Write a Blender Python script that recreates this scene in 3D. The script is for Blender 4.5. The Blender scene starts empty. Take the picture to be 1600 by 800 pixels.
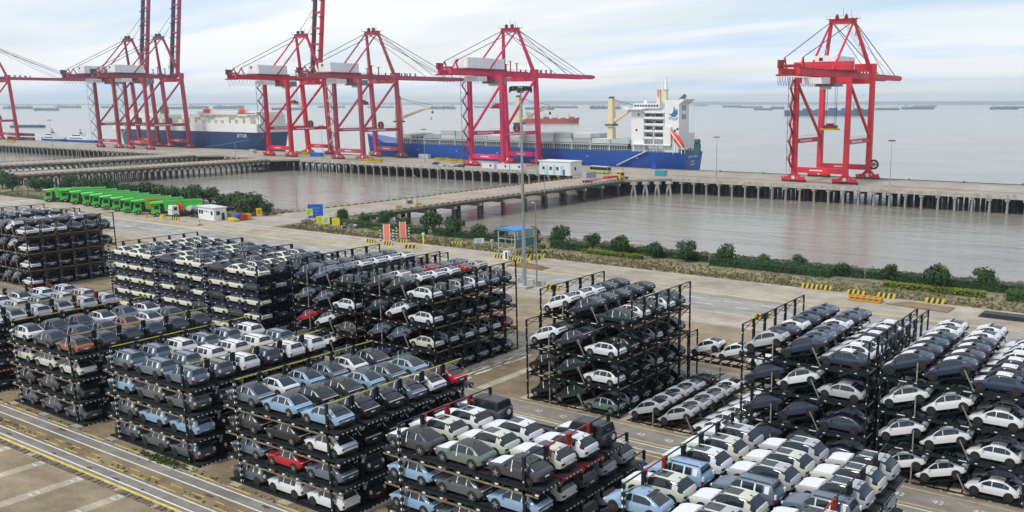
import bpy, bmesh, math, random
from mathutils import Vector, Matrix, noise
R = math.radians
sc = bpy.context.scene
COL = sc.collection
# ------------------------------------------------------------------ camera
CAM_H, PITCH, YAW = 38.0, R(10.67), R(32.51)
cd = bpy.data.cameras.new('camera'); cam = bpy.data.objects.new('camera', cd); COL.objects.link(cam)
sc.cycles.volume_bounces = 3; sc.cycles.diffuse_bounces = 2
cam.location = (0, 0, CAM_H); cam.rotation_euler = (R(90) - PITCH, 0, YAW)
cd.sensor_width = 36; cd.lens = 1405 / 1600 * 36
cd.shift_x = (800 - 982) / 1600; cd.shift_y = 24 / 1600
cd.clip_start = 0.5; cd.clip_end = 60000
sc.camera = cam
sc.view_settings.view_transform = 'Standard'; sc.view_settings.look = 'None'
sc.view_settings.gamma = 1; sc.view_settings.exposure = 0.69
try: sc.view_settings.use_curve_mapping = False
except Exception: pass
# ------------------------------------------------------------------ world: thin overcast over a clear sky
SUN_EL, SUN_AZ = R(52), R(200)          # azimuth measured from +Y clockwise
w = bpy.data.worlds.new('World'); sc.world = w; w.use_nodes = True
nt = w.node_tree; nt.nodes.clear(); N = nt.nodes.new; LK = nt.links.new
sky = N('ShaderNodeTexSky'); sky.sky_type = 'NISHITA'; sky.sun_disc = False
sky.sun_elevation = SUN_EL; sky.sun_rotation = SUN_AZ; sky.air_density = 1.0; sky.dust_density = 0.7; sky.ozone_density = 2.5
bg1 = N('ShaderNodeBackground'); bg1.inputs[1].default_value = 0.08; LK(sky.outputs[0], bg1.inputs[0])
tc = N('ShaderNodeTexCoord'); sep = N('ShaderNodeSeparateXYZ'); LK(tc.outputs['Generated'], sep.inputs[0])
zc = N('ShaderNodeMath'); zc.operation = 'MAXIMUM'; LK(sep.outputs[2], zc.inputs[0]); zc.inputs[1].default_value = 0.0
za = N('ShaderNodeMath'); za.operation = 'ADD'; LK(zc.outputs[0], za.inputs[0]); za.inputs[1].default_value = 0.10
cx = N('ShaderNodeMath'); cx.operation = 'DIVIDE'; LK(sep.outputs[0], cx.inputs[0]); LK(za.outputs[0], cx.inputs[1])
cy = N('ShaderNodeMath'); cy.operation = 'DIVIDE'; LK(sep.outputs[1], cy.inputs[0]); LK(za.outputs[0], cy.inputs[1])
cmb = N('ShaderNodeCombineXYZ'); LK(cx.outputs[0], cmb.inputs[0]); LK(cy.outputs[0], cmb.inputs[1])
mp = N('ShaderNodeMapping'); LK(cmb.outputs[0], mp.inputs[0])
mp.inputs['Rotation'].default_value = (0, 0, -YAW); mp.inputs['Scale'].default_value = (0.22, 0.75, 1); mp.inputs['Location'].default_value = (3.2, 1.4, 0)
n1 = N('ShaderNodeTexNoise'); n1.inputs['Scale'].default_value = 1.0; n1.inputs['Detail'].default_value = 5; n1.inputs['Roughness'].default_value = 0.55
n1.inputs['Distortion'].default_value = 0.5
LK(mp.outputs[0], n1.inputs['Vector'])
rmp = N('ShaderNodeValToRGB'); rmp.color_ramp.elements[0].position = 0.34; rmp.color_ramp.elements[1].position = 0.60
rmp.color_ramp.elements[0].color = (0.0, 0, 0, 1); rmp.color_ramp.elements[1].color = (1, 1, 1, 1)
LK(n1.outputs[0], rmp.inputs[0])
# clouds are denser towards the left (-X) of the view than the right
lf = N('ShaderNodeMapRange'); lf.inputs[1].default_value = -0.95; lf.inputs[2].default_value = 0.35; lf.inputs[3].default_value = 0.35; lf.inputs[4].default_value = -0.42
LK(sep.outputs[0], lf.inputs[0])
ad = N('ShaderNodeMath'); ad.operation = 'ADD'; ad.use_clamp = True; LK(rmp.outputs[0], ad.inputs[0]); LK(lf.outputs[0], ad.inputs[1])
mr = N('ShaderNodeMapRange'); mr.inputs[3].default_value = 0.42; mr.inputs[4].default_value = 0.97; LK(ad.outputs[0], mr.inputs[0])
# cloud colour varies softly between white and blue grey
n2 = N('ShaderNodeTexNoise'); n2.inputs['Scale'].default_value = 1.3; n2.inputs['Detail'].default_value = 4; LK(mp.outputs[0], n2.inputs['Vector'])
r2 = N('ShaderNodeValToRGB'); r2.color_ramp.elements[0].position = 0.33; r2.color_ramp.elements[1].position = 0.52
r2.color_ramp.elements[0].color = (0.54, 0.70, 0.96, 1); r2.color_ramp.elements[1].color = (0.93, 0.95, 0.965, 1)
LK(n2.outputs[0], r2.inputs[0])
bg2 = N('ShaderNodeBackground'); bg2.inputs[1].default_value = 0.69; LK(r2.outputs[0], bg2.inputs[0])
mx = N('ShaderNodeMixShader'); LK(mr.outputs[0], mx.inputs[0]); LK(bg1.outputs[0], mx.inputs[1]); LK(bg2.outputs[0], mx.inputs[2])
wo = N('ShaderNodeOutputWorld'); LK(mx.outputs[0], wo.inputs[0])
# ------------------------------------------------------------------ sun (veiled)
sl = bpy.data.lights.new('sun', 'SUN'); sl.energy = 1.5; sl.angle = R(10); sl.color = (1.0, 0.94, 0.84)
so = bpy.data.objects.new('sun', sl); COL.objects.link(so)
sd = Vector((math.sin(SUN_AZ) * math.cos(SUN_EL), math.cos(SUN_AZ) * math.cos(SUN_EL), math.sin(SUN_EL)))
so.rotation_euler = sd.to_track_quat('Z', 'Y').to_euler(); so.location = (0, 0, 300)

# ------------------------------------------------------------------ survey helper: a picture point to a ground point
_fw = Vector((-math.sin(YAW) * math.cos(PITCH), math.cos(YAW) * math.cos(PITCH), -math.sin(PITCH)))
_rt = Vector((math.cos(YAW), math.sin(YAW), 0)); _up = _rt.cross(_fw)
def _ray(u, v): return _fw + _rt * ((u - 982) / 1405) + _up * ((424 - v) / 1405)
def G(u, v, z=0.0):
    d = _ray(u, v); t = (z - CAM_H) / d.z
    return Vector((d.x * t, d.y * t, z))
def atY(u, v, y):
    d = _ray(u, v); t = y / d.y
    return Vector((d.x * t, y, CAM_H + d.z * t))
# ------------------------------------------------------------------ materials
_m = {}
def mat(name, col=(.5, .5, .5), rough=.6, metal=0., noise_s=None, noise_a=.25, bump=0., bump_s=None, spec=.5, coat=0., objcol=False, col2=None, coords='Object', aniso=None):
    if name in _m: return _m[name]
    m = bpy.data.materials.new(name); m.use_nodes = True; t = m.node_tree; b = t.nodes['Principled BSDF']
    b.inputs['Base Color'].default_value = (*col, 1); b.inputs['Roughness'].default_value = rough; b.inputs['Metallic'].default_value = metal
    b.inputs['Specular IOR Level'].default_value = spec; b.inputs['Coat Weight'].default_value = coat
    b.inputs['Coat Roughness'].default_value = .05
    src = None
    if objcol:
        oi = t.nodes.new('ShaderNodeObjectInfo'); src = oi.outputs['Color']
        t.links.new(src, b.inputs['Base Color'])
    if noise_s:
        tcn = t.nodes.new('ShaderNodeTexCoord'); mpn = t.nodes.new('ShaderNodeMapping')
        t.links.new(tcn.outputs[coords], mpn.inputs[0])
        if aniso: mpn.inputs['Scale'].default_value = aniso
        nz = t.nodes.new('ShaderNodeTexNoise'); nz.inputs['Scale'].default_value = noise_s; nz.inputs['Detail'].default_value = 6; nz.inputs['Roughness'].default_value = .6
        t.links.new(mpn.outputs[0], nz.inputs['Vector'])
        rr = t.nodes.new('ShaderNodeMapRange'); rr.inputs[1].default_value = .3; rr.inputs[2].default_value = .7
        t.links.new(nz.outputs[0], rr.inputs[0])
        mxn = t.nodes.new('ShaderNodeMix'); mxn.data_type = 'RGBA'
        t.links.new(rr.outputs[0], mxn.inputs[0])
        if src:
            dk = t.nodes.new('ShaderNodeMix'); dk.data_type = 'RGBA'; dk.blend_type = 'MULTIPLY'; dk.inputs[0].default_value = 1
            t.links.new(src, dk.inputs[6]); dk.inputs[7].default_value = (1 - noise_a,) * 3 + (1,)
            t.links.new(dk.outputs[2], mxn.inputs[6]); t.links.new(src, mxn.inputs[7])
        else:
            c2 = col2 or tuple(min(1, c * (1 + noise_a)) for c in col); c1 = col if col2 else tuple(c * (1 - noise_a) for c in col)
            mxn.inputs[6].default_value = (*c1, 1); mxn.inputs[7].default_value = (*c2, 1)
        t.links.new(mxn.outputs[2], b.inputs['Base Color'])
        if bump:
            bn = t.nodes.new('ShaderNodeBump'); bn.inputs['Strength'].default_value = bump; bn.inputs['Distance'].default_value = .05
            t.links.new(nz.outputs[0], bn.inputs['Height']); t.links.new(bn.outputs[0], b.inputs['Normal'])
    _m[name] = m; return m

# ------------------------------------------------------------------ mesh builder
class MB:
    def __init__(s): s.v = []; s.f = []; s.mi = []; s.mats = []; s.cur = 0
    def m(s, material):
        if material not in s.mats: s.mats.append(material)
        s.cur = s.mats.index(material); return s
    def add(s, vs, fs):
        o = len(s.v); s.v += [tuple(v) for v in vs]
        for f in fs: s.f.append([i + o for i in f]); s.mi.append(s.cur)
        return s
    def box(s, a, b):
        x0, y0, z0 = a; x1, y1, z1 = b
        return s.add([(x0,y0,z0),(x1,y0,z0),(x1,y1,z0),(x0,y1,z0),(x0,y0,z1),(x1,y0,z1),(x1,y1,z1),(x0,y1,z1)],
                     [(0,3,2,1),(4,5,6,7),(0,1,5,4),(1,2,6,5),(2,3,7,6),(3,0,4,7)])
    def cb(s, c, d):
        return s.box((c[0]-d[0]/2, c[1]-d[1]/2, c[2]-d[2]/2), (c[0]+d[0]/2, c[1]+d[1]/2, c[2]+d[2]/2))
    def beam(s, p, q, wd, ht=None, wd2=None, ht2=None, up=None):
        ht = ht or wd; wd2 = wd2 or wd; ht2 = ht2 or ht
        p, q = Vector(p), Vector(q); d = (q - p).normalized()
        u = Vector(up) if up else (Vector((0,0,1)) if abs(d.z) < .95 else Vector((0,1,0)))
        r = d.cross(u).normalized(); t = r.cross(d).normalized()
        vs = []
        for c, a, b in ((p, wd/2, ht/2), (q, wd2/2, ht2/2)):
            vs += [c - r*a - t*b, c + r*a - t*b, c + r*a + t*b, c - r*a + t*b]
        return s.add(vs, [(0,3,2,1),(4,5,6,7),(0,1,5,4),(1,2,6,5),(2,3,7,6),(3,0,4,7)])
    def tube(s, p, q, r1, r2=None, n=8, cap=True):
        r2 = r1 if r2 is None else r2; p, q = Vector(p), Vector(q); d = (q - p).normalized()
        u = Vector((0,0,1)) if abs(d.z) < .95 else Vector((1,0,0))
        a = d.cross(u).normalized(); b = a.cross(d)
        vs = []
        for c, r in ((p, r1), (q, r2)):
            for i in range(n):
                th = 2*math.pi*i/n; vs.append(c + a*(r*math.cos(th)) + b*(r*math.sin(th)))
        fs = [(i, (i+1) % n, n+(i+1) % n, n+i) for i in range(n)]
        if cap: fs += [tuple(range(n-1, -1, -1)), tuple(range(n, 2*n))]
        return s.add(vs, fs)
    def path(s, pts, r, n=5):
        for a, b in zip(pts, pts[1:]): s.tube(a, b, r, r, n, False)
        return s
    def prism(s, poly, axis, lo, hi):
        n = len(poly)
        def P(a, b, t): return (t, a, b) if axis == 'x' else ((a, t, b) if axis == 'y' else (a, b, t))
        vs = [P(a, b, lo) for a, b in poly] + [P(a, b, hi) for a, b in poly]
        return s.add(vs, [tuple(range(n-1, -1, -1)), tuple(range(n, 2*n))] + [(i, (i+1) % n, n+(i+1) % n, n+i) for i in range(n)])
    def quad(s, a, b, c, d): return s.add([a, b, c, d], [(0,1,2,3)])
    def loft(s, rings, close=True, caps=True):
        n = len(rings[0]); o = len(s.v)
        vs = [p for r in rings for p in r]; fs = []
        for k in range(len(rings)-1):
            for i in range(n if close else n-1):
                j = (i+1) % n; fs.append((k*n+i, k*n+j, (k+1)*n+j, (k+1)*n+i))
        if caps and close: fs += [tuple(range(n-1, -1, -1)), tuple((len(rings)-1)*n+i for i in range(n))]
        return s.add(vs, fs)
    def mesh(s, name, smooth=None, recalc=True):
        me = bpy.data.meshes.new(name); me.from_pydata(s.v, [], s.f)
        for m_ in s.mats: me.materials.append(m_)
        if s.mats: me.polygons.foreach_set('material_index', s.mi)
        if recalc:
            b = bmesh.new(); b.from_mesh(me); bmesh.ops.recalc_face_normals(b, faces=b.faces); b.to_mesh(me); b.free()
        if smooth is not None:
            me.polygons.foreach_set('use_smooth', [True]*len(me.polygons)); me.set_sharp_from_angle(angle=R(smooth))
        me.update(); return me
    def build(s, name, parent=None, loc=(0,0,0), rotz=0, smooth=None, recalc=True):
        return inst(name, s.mesh(name, smooth, recalc), parent, loc, rotz)
def inst(name, me, parent=None, loc=(0,0,0), rotz=0, color=None):
    o = bpy.data.objects.new(name, me); COL.objects.link(o); o.location = loc; o.rotation_euler = (0, 0, rotz)
    if parent is not None: o.parent = parent
    if color: o.color = (*color, 1)
    return o
def tag(o, label=None, cat=None, group=None, kind=None):
    if label: o['label'] = label
    if cat: o['category'] = cat
    if group: o['group'] = group
    if kind: o['kind'] = kind
    return o
def empty(name, loc=(0,0,0), rotz=0, label=None, cat=None, group=None, kind=None):
    o = bpy.data.objects.new(name, None); COL.objects.link(o); o.location = loc; o.rotation_euler = (0, 0, rotz); o.empty_display_size = .5
    return tag(o, label, cat, group, kind)
def copy_tree(src, loc, rot=None, label=None, group=None, color=None):
    r = src.copy(); COL.objects.link(r); r.location = loc
    if rot is not None: r.rotation_euler = rot
    if label: r['label'] = label
    if group: r['group'] = group
    if color: r.color = (*color, 1)
    for ch in KIDS[src.name]:
        c = ch.copy(); c.parent = r; COL.objects.link(c)
        if color: c.color = (*color, 1)
        for g_ in KIDS.get(ch.name, ()):
            d = g_.copy(); d.parent = c; COL.objects.link(d)
            if color: d.color = (*color, 1)
    return r
KIDS = {}
def reg(o):
    KIDS[o.name] = list(o.children)
    for c in o.children:
        if c.children: KIDS[c.name] = list(c.children)
    return o
def textmesh(txt, size, material, ext=.02):
    c = bpy.data.curves.new('lettering', 'FONT'); c.body = txt; c.size = size; c.extrude = ext; c.resolution_u = 2
    o = bpy.data.objects.new('lettering', c); COL.objects.link(o)
    me = bpy.data.meshes.new_from_object(o); bpy.data.objects.remove(o); bpy.data.curves.remove(c)
    me.materials.clear(); me.materials.append(material); return me
# ================================================================== SETTING
WATER_Z = -7.8
def yard_mat(name, c1, c2, brick=None, scale=.25, bump=.25, stain=.5):
    m = bpy.data.materials.new(name); m.use_nodes = True; t = m.node_tree; b = t.nodes['Principled BSDF']; n = t.nodes.new; l = t.links.new
    tcn = n('ShaderNodeTexCoord')
    def nz(s, d=8, r=.65, sc=None):
        x = n('ShaderNodeTexNoise'); x.inputs['Scale'].default_value = s; x.inputs['Detail'].default_value = d; x.inputs['Roughness'].default_value = r
        mpx = n('ShaderNodeMapping'); l(tcn.outputs['Object'], mpx.inputs[0])
        if sc: mpx.inputs['Scale'].default_value = sc
        l(mpx.outputs[0], x.inputs['Vector']); return x
    a = nz(scale); c = nz(.045, 5, .6); f = nz(5, 3); st = nz(.5, 6, .7, (.25, 1, 1))
    r1 = n('ShaderNodeMapRange'); r1.inputs[1].default_value = .32; r1.inputs[2].default_value = .68; l(a.outputs[0], r1.inputs[0])
    mx1 = n('ShaderNodeMix'); mx1.data_type = 'RGBA'; l(r1.outputs[0], mx1.inputs[0]); mx1.inputs[6].default_value = (*c1, 1); mx1.inputs[7].default_value = (*c2, 1)
    def mul(prev, src, lo, hi, a0=.3, a1=.7):
        r = n('ShaderNodeMapRange'); r.inputs[1].default_value = a0; r.inputs[2].default_value = a1; r.inputs[3].default_value = lo; r.inputs[4].default_value = hi; l(src, r.inputs[0])
        mm = n('ShaderNodeMix'); mm.data_type = 'RGBA'; mm.blend_type = 'MULTIPLY'; mm.inputs[0].default_value = 1
        l(prev, mm.inputs[6]); l(r.outputs[0], mm.inputs[7]); return mm.outputs[2]
    o = mul(mx1.outputs[2], c.outputs[0], .78, 1.15); o = mul(o, f.outputs[0], .8, 1.15); o = mul(o, st.outputs[0], 1 - stain * .6, 1.08)
    h = f.outputs[0]
    if brick:
        bk = n('ShaderNodeTexBrick'); bk.inputs['Scale'].default_value = 1; bk.inputs['Brick Width'].default_value = brick[0]; bk.inputs['Row Height'].default_value = brick[1]
        bk.inputs['Mortar Size'].default_value = brick[2]; bk.inputs['Color1'].default_value = (1,1,1,1); bk.inputs['Color2'].default_value = (.86,.86,.86,1); bk.inputs['Mortar'].default_value = (.6,.58,.55,1)
        l(tcn.outputs['Object'], bk.inputs['Vector'])
        mm = n('ShaderNodeMix'); mm.data_type = 'RGBA'; mm.blend_type = 'MULTIPLY'; mm.inputs[0].default_value = brick[3]; l(o, mm.inputs[6]); l(bk.outputs[0], mm.inputs[7]); o = mm.outputs[2]
    l(o, b.inputs['Base Color']); b.inputs['Roughness'].default_value = .85; b.inputs['Specular IOR Level'].default_value = .3
    bp = n('ShaderNodeBump'); bp.inputs['Strength'].default_value = bump; bp.inputs['Distance'].default_value = .03; l(h, bp.inputs['Height']); l(bp.outputs[0], b.inputs['Normal'])
    return m
M_PAVER = yard_mat('brown_pavers', (.215, .165, .10), (.385, .305, .195), (.5, .25, .03, .6))
M_PAVER2 = yard_mat('tan_pavers', (.29, .23, .145), (.45, .37, .25), (.5, .25, .03, .5))
M_CONC = yard_mat('yard_concrete', (.38, .335, .265), (.54, .485, .395), (7, 5.2, .06, .5))
M_ASPH = yard_mat('worn_asphalt', (.225, .205, .18), (.345, .32, .28), None, .4)
M_ASPH2 = yard_mat('pale_asphalt', (.33, .32, .30), (.45, .43, .395), (9, 6, .07, .35))
M_STRIP = yard_mat('concrete_strip', (.46, .40, .29), (.60, .53, .40), (3.2, 50, .04, .5))
M_QUAY = yard_mat('quay_deck', (.38, .335, .275), (.51, .46, .39), (12, 8, .09, .5), .12)
M_VERGE = yard_mat('dry_verge', (.13, .125, .06), (.36, .31, .20), None, .35, .6)
M_YEL = mat('yellow_road_paint', (.72, .58, .06), .7, noise_s=1.3, noise_a=.3, coords='Object')
M_WHT = mat('white_road_paint', (.74, .74, .71), .7, noise_s=1.1, noise_a=.18)
M_FADEY = mat('faded_yellow_paint', (.50, .42, .16), .8, noise_s=.9, noise_a=.35)
M_FADEW = mat('faded_white_paint', (.55, .54, .50), .8, noise_s=.9, noise_a=.3)

# yard ground: one sheet, then verge and bank as one sloping grid
g = MB().m(M_CONC); g.quad((-1400, -200, 0), (600, -200, 0), (600, 174, 0), (-1400, 174, 0))
tag(g.build('ground'), kind='structure')
rnd = random.Random(5)
def bank():
    b = MB().m(M_VERGE)
    ys = [174, 178, 182, 186, 190, 194, 198, 204, 210, 217, 224, 231, 238, 246, 256]
    zs = [0, .18, .3, .35, .3, .2, -.1, -.9, -2.0, -3.3, -4.7, -6.1, -7.5, -8.7, -10]
    xs = [-1400 + 8 * i for i in range(200)]
    vs = []
    for x in xs:
        for y, z in zip(ys, zs):
            if y == 174: vs.append((x, 173.6, -.02)); continue
            q = noise.noise(Vector((x * .07, y * .1, 1))) * .5
            if -273 < x < -236 and y < 200: q = 0; z = min(z, -.05)
            vs.append((x, y + noise.noise(Vector((x * .05, 3, 0))) * 1.4, z + q * (.5 if z > -.2 else 1)))
    n = len(ys); fs = [(i*n+j, (i+1)*n+j, (i+1)*n+j+1, i*n+j+1) for i in range(len(xs)-1) for j in range(n-1)]
    b.add(vs, fs); return tag(b.build('verge', smooth=60, recalc=False), kind='structure')
bank()
# water -----------------------------------------------------------------
def water_mat():
    m = bpy.data.materials.new('river_water'); m.use_nodes = True; t = m.node_tree; b = t.nodes['Principled BSDF']; n = t.nodes.new; l = t.links.new
    tcn = n('ShaderNodeTexCoord')
    big = n('ShaderNodeTexNoise'); big.inputs['Scale'].default_value = .012; big.inputs['Detail'].default_value = 5; l(tcn.outputs['Object'], big.inputs['Vector'])
    mpx = n('ShaderNodeMapping'); mpx.inputs['Rotation'].default_value = (0, 0, -YAW); mpx.inputs['Scale'].default_value = (.35, 1, 1); l(tcn.outputs['Object'], mpx.inputs[0])
    w1 = n('ShaderNodeTexNoise'); w1.inputs['Scale'].default_value = .5; w1.inputs['Detail'].default_value = 5; w1.inputs['Roughness'].default_value = .62; l(mpx.outputs[0], w1.inputs['Vector'])
    w2 = n('ShaderNodeTexNoise'); w2.inputs['Scale'].default_value = .05; w2.inputs['Detail'].default_value = 5; w2.inputs['Roughness'].default_value = .6; w2.inputs['Distortion'].default_value = 1.2; l(mpx.outputs[0], w2.inputs['Vector'])
    mr_ = n('ShaderNodeMapRange'); mr_.inputs[1].default_value = .35; mr_.inputs[2].default_value = .65; l(big.outputs[0], mr_.inputs[0])
    mxx = n('ShaderNodeMix'); mxx.data_type = 'RGBA'; l(mr_.outputs[0], mxx.inputs[0]); mxx.inputs[6].default_value = (.24, .23, .19, 1); mxx.inputs[7].default_value = (.305, .295, .25, 1)
    l(mxx.outputs[2], b.inputs['Base Color']); b.inputs['Roughness'].default_value = .17; b.inputs['IOR'].default_value = 1.33
    add = n('ShaderNodeMath'); add.operation = 'MULTIPLY_ADD'; l(w2.outputs[0], add.inputs[0]); add.inputs[1].default_value = 4; l(w1.outputs[0], add.inputs[2])
    bp = n('ShaderNodeBump'); bp.inputs['Strength'].default_value = .55; bp.inputs['Distance'].default_value = .35; l(add.outputs[0], bp.inputs['Height']); l(bp.outputs[0], b.inputs['Normal'])
    return m
M_WATER = water_mat()
wm = MB().m(M_WATER); wm.quad((-21500, 205, WATER_Z), (17500, 205, WATER_Z), (17500, 17000, WATER_Z), (-21500, 17000, WATER_Z))
tag(wm.build('water'), kind='structure')
# far shore: a low wooded coast
coast = MB().m(mat('far_coast', (.07, .09, .07), .9))
rnd = random.Random(8); top = []; bot = []
for i in range(140):
    a = R(-78) + R(152) * i / 139; d = 15800
    h = 45 + 22 * noise.noise(Vector((i * .09, 0, 0))) + 10 * noise.noise(Vector((i * .5, 5, 0)))
    h *= min(1, max(.05, (i - 2) / 38)) 
    h = max(h, 8)
    x, y = math.sin(a) * d, math.cos(a) * d
    top.append((x, y, h)); bot.append((x, y, WATER_Z - 1))
back = [(x * 1.05, y * 1.05, WATER_Z - 1) for x, y, z in bot]
n_ = len(top); coast.add(bot + top + back, [(i, i+1, n_+i+1, n_+i) for i in range(n_-1)] + [(n_+i, n_+i+1, 2*n_+i+1, 2*n_+i) for i in range(n_-1)])
tag(coast.build('hills'), kind='structure')

# pavings ---------------------------------------------------------------
def sheet(name, x0, y0, x1, y1, z, m, kind='structure'):
    b = MB().m(m); b.quad((x0, y0, z), (x1, y0, z), (x1, y1, z), (x0, y1, z)); return tag(b.build(name), kind=kind)
sheet('pavement', -420, -60, 120, 43.15, .006, M_PAVER2)
sheet('pavement', -420, 50.1, 120, 76.0, .006, M_PAVER)
sheet('pavement', -420, 87.0, 120, 107.5, .006, M_PAVER)
sheet('road', -420, 43.9, 160, 46.0, .006, M_ASPH)
sheet('pavement', -420, 46.0, 160, 47.9, .005, M_PAVER)
sheet('road', -420, 47.9, 160, 50.1, .006, M_ASPH)
sheet('road', -420, 80.4, 160, 82.3, .006, M_ASPH)
sheet('pavement', -420, 82.3, 160, 87.0, .006, M_ASPH)
sheet('pavement', -420, 76.0, 160, 80.4, .006, M_PAVER)
sheet('road', -900, 145, 300, 158.6, .005, M_ASPH2)
sheet('road', -900, 112, 300, 136, .005, M_PAVER2)
# concrete strips with socket marks
def strip(x, y0, y1, wd, sockets):
    b = MB().m(M_STRIP); b.quad((x-wd/2, y0, .012), (x+wd/2, y0, .012), (x+wd/2, y1, .012), (x-wd/2, y1, .012))
    b.m(M_ASPH); b.quad((x+wd/2, y0, .010), (x+wd/2+.09, y0, .010), (x+wd/2+.09, y1, .010), (x+wd/2, y1, .010))
    b.m(M_WHT)
    for sy in sockets:
        for dx, dy, a_, c_ in ((-.25, -.35, .38, .10), (.25, -.35, .38, .10), (-.25, .35, .38, .10), (.25, .35, .38, .10), (0, -.35, .08, .34), (0, .35, .08, .34)):
            b.quad((x+dx-a_/2, sy+dy-c_/2, .017), (x+dx+a_/2, sy+dy-c_/2, .017), (x+dx+a_/2, sy+dy+c_/2, .017), (x+dx-a_/2, sy+dy+c_/2, .017))
    o = b.build('concrete_strip', recalc=False); return tag(o, kind='structure')
for k in range(-5, 9):
    strip(-86.4 + 7.75*k, -30, 43.1, 1.45, [42.5 - 3.9*i for i in range(7)])
for k in range(-10, 10):
    strip(-87.2 + 7.75*k, 50.3, 75.6, 1.5, [52 + 4*i for i in range(5)])
    strip(-87.2 + 7.75*k, 87.1, 107.3, 1.5, [88.5 + 4*i for i in range(5)])
# drain edge of small dark blocks between the brown field and the lane
db = MB().m(mat('drain_block', (.17, .14, .11), .85, noise_s=2, noise_a=.5)); rnd = random.Random(2)
for k in range(-140, 120):
    x = -86 + k * .62 + rnd.uniform(-.05, .05); y = 43.1 + rnd.uniform(-.05, .05)
    if rnd.random() < .12: continue
    db.box((x, y, 0), (x+rnd.uniform(.35, .5), y+.62, rnd.uniform(.04, .16)))
tag(db.build('drain_edge'), kind='stuff')
# painted lines
def line(y, wd, m, x0=-420, x1=160, z=.022, dash=None, seed=0, name='road_line', x=None):
    b = MB().m(m); r_ = random.Random(seed)
    if dash is None:
        b.quad((x0, y-wd/2, z), (x1, y-wd/2, z), (x1, y+wd/2, z), (x0, y+wd/2, z))
    else:
        p = x0
        while p < x1:
            ln = dash[0] * r_.uniform(.75, 1.15)
            b.quad((p, y-wd/2, z), (p+ln, y-wd/2, z), (p+ln, y+wd/2, z), (p, y+wd/2, z)); p += dash[1] * r_.uniform(.9, 1.1)
    return tag(b.build(name, recalc=False), kind='structure')
line(44.02, .26, M_YEL); line(44.62, .17, M_WHT); line(45.78, .15, M_WHT)
line(46.30, .10, M_YEL, dash=(3.2, 4.6), seed=1); line(47.15, .09, M_YEL, dash=(2.0, 3.9), seed=2)
line(48.1, .16, M_WHT); line(49.4, .16, M_WHT); line(49.95, .13, M_YEL, dash=(5, 7.4), seed=3)
line(86.35, .2, M_FADEY); line(82.75, .25, M_FADEY); line(82.05, .16, M_WHT); line(80.6, .16, M_WHT); line(79.6, .25, M_FADEY)
line(159.0, .38, M_YEL, x0=-300, x1=300); line(153.9, .26, M_WHT, x0=-300, x1=300, dash=(3.6, 8.4), seed=4); line(150.0, .26, M_WHT, x0=-300, x1=300, dash=(3.6, 8.4), seed=5)
line(144.6, .3, M_FADEW, x0=-400, x1=300); line(137.8, .22, M_FADEW, x0=-500, x1=300)
line(163.2, .3, M_YEL, x0=-330, x1=-192); line(169, .3, M_WHT, x0=-300, x1=-192); line(172.6, .3, M_FADEW, x0=-320, x1=-192)
line(151, .3, M_WHT, x0=-480, x1=-260); line(158.5, .3, M_WHT, x0=-480, x1=-250)
hb = MB().m(M_FADEY)
for k in range(11):
    x = -233 - 6.2*k
    hb.quad((x, 162, .024), (x+.5, 162, .024), (x-8, 173, .024), (x-8.5, 173, .024))
tag(hb.build('hatching'), kind='structure')
# lane numbers along the middle lane
for k in range(-10, 22):
    x = -67.7 + 3.75*k if k % 4 != 3 else None
    if x is None or x < -71 or x > 20: continue
    me = textmesh('42', 1.1, M_WHT, 0)
    o = inst('lane_number', me, None, (x, 84.1, .026), 0); tag(o, kind='structure')
# grime patches on the front lane and verge gravel
gp = MB().m(mat('oil_stain', (.07, .063, .055), .9))
rnd = random.Random(12)
for k in range(26):
    x = rnd.uniform(-125, -60); y = rnd.choice([46.8, 47.4, 49.2, 44.8]) + rnd.uniform(-.3, .3); n_ = 9
    a_ = rnd.uniform(.3, 1.3); c_ = rnd.uniform(.12, .3)
    vs = [(x + a_*math.cos(6.283*i/n_)*rnd.uniform(.6, 1), y + c_*math.sin(6.283*i/n_)*rnd.uniform(.6, 1), .019) for i in range(n_)]
    gp.add(vs, [tuple(range(n_))])
tag(gp.build('oil_stain', recalc=False), kind='stuff')

# ================================================================== QUAY AND TRESTLES
M_PILE = mat('pile_concrete', (.34, .31, .27), .9, noise_s=.6, noise_a=.45, bump=.3)
M_SHADEP = mat('shaded_pile', (.045, .047, .045), .7, noise_s=.5, noise_a=.4)  # shade under the quay deck put into the colour of rear piles and caps
M_TPILE = mat('trestle_pile', (.085, .08, .072), .85, noise_s=.5, noise_a=.5, bump=.3)  # trestle piles and girders, darker than the quay's front piles
M_CAP = mat('cap_concrete', (.40, .37, .33), .9, noise_s=.5, noise_a=.35, bump=.3)
M_KERBY = mat('kerb_yellow', (.60, .47, .05), .7); M_KERBK = mat('kerb_black', (.03, .03, .03), .7)
QX0, QX1, QY0, QY1 = -1240, 260, 396, 450
quay = empty('quay', (0, 0, 0), kind='structure', label='long concrete container quay on piles standing in the river')
b = MB().m(M_QUAY)
b.prism([(QX0, QY0), (-661, QY0), (-650, 383), (-612, 383), (-600, QY0), (-560, QY0), (-548, 380), (-527, 380), (-515, QY0), (-290, QY0), (-272, 375), (-241, 375), (-226, QY0), (QX1, QY0), (QX1, QY1), (QX0, QY1)], 'z', -1.1, 0)
b.build('deck', quay)
b = MB().m(M_CAP); b.box((-226, QY0-.5, -1.5), (QX1, QY0-.003, .35)); b.box((-515, QY0-.5, -1.5), (-290, QY0-.003, .2)); b.box((QX0, QY0-.5, -1.5), (-661, QY0-.003, .2))
b.m(M_KERBK); b.box((QX0, QY1+.003, -4.2), (QX1, QY1+.8, .28))
b.build('edge_beam', quay)
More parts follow.
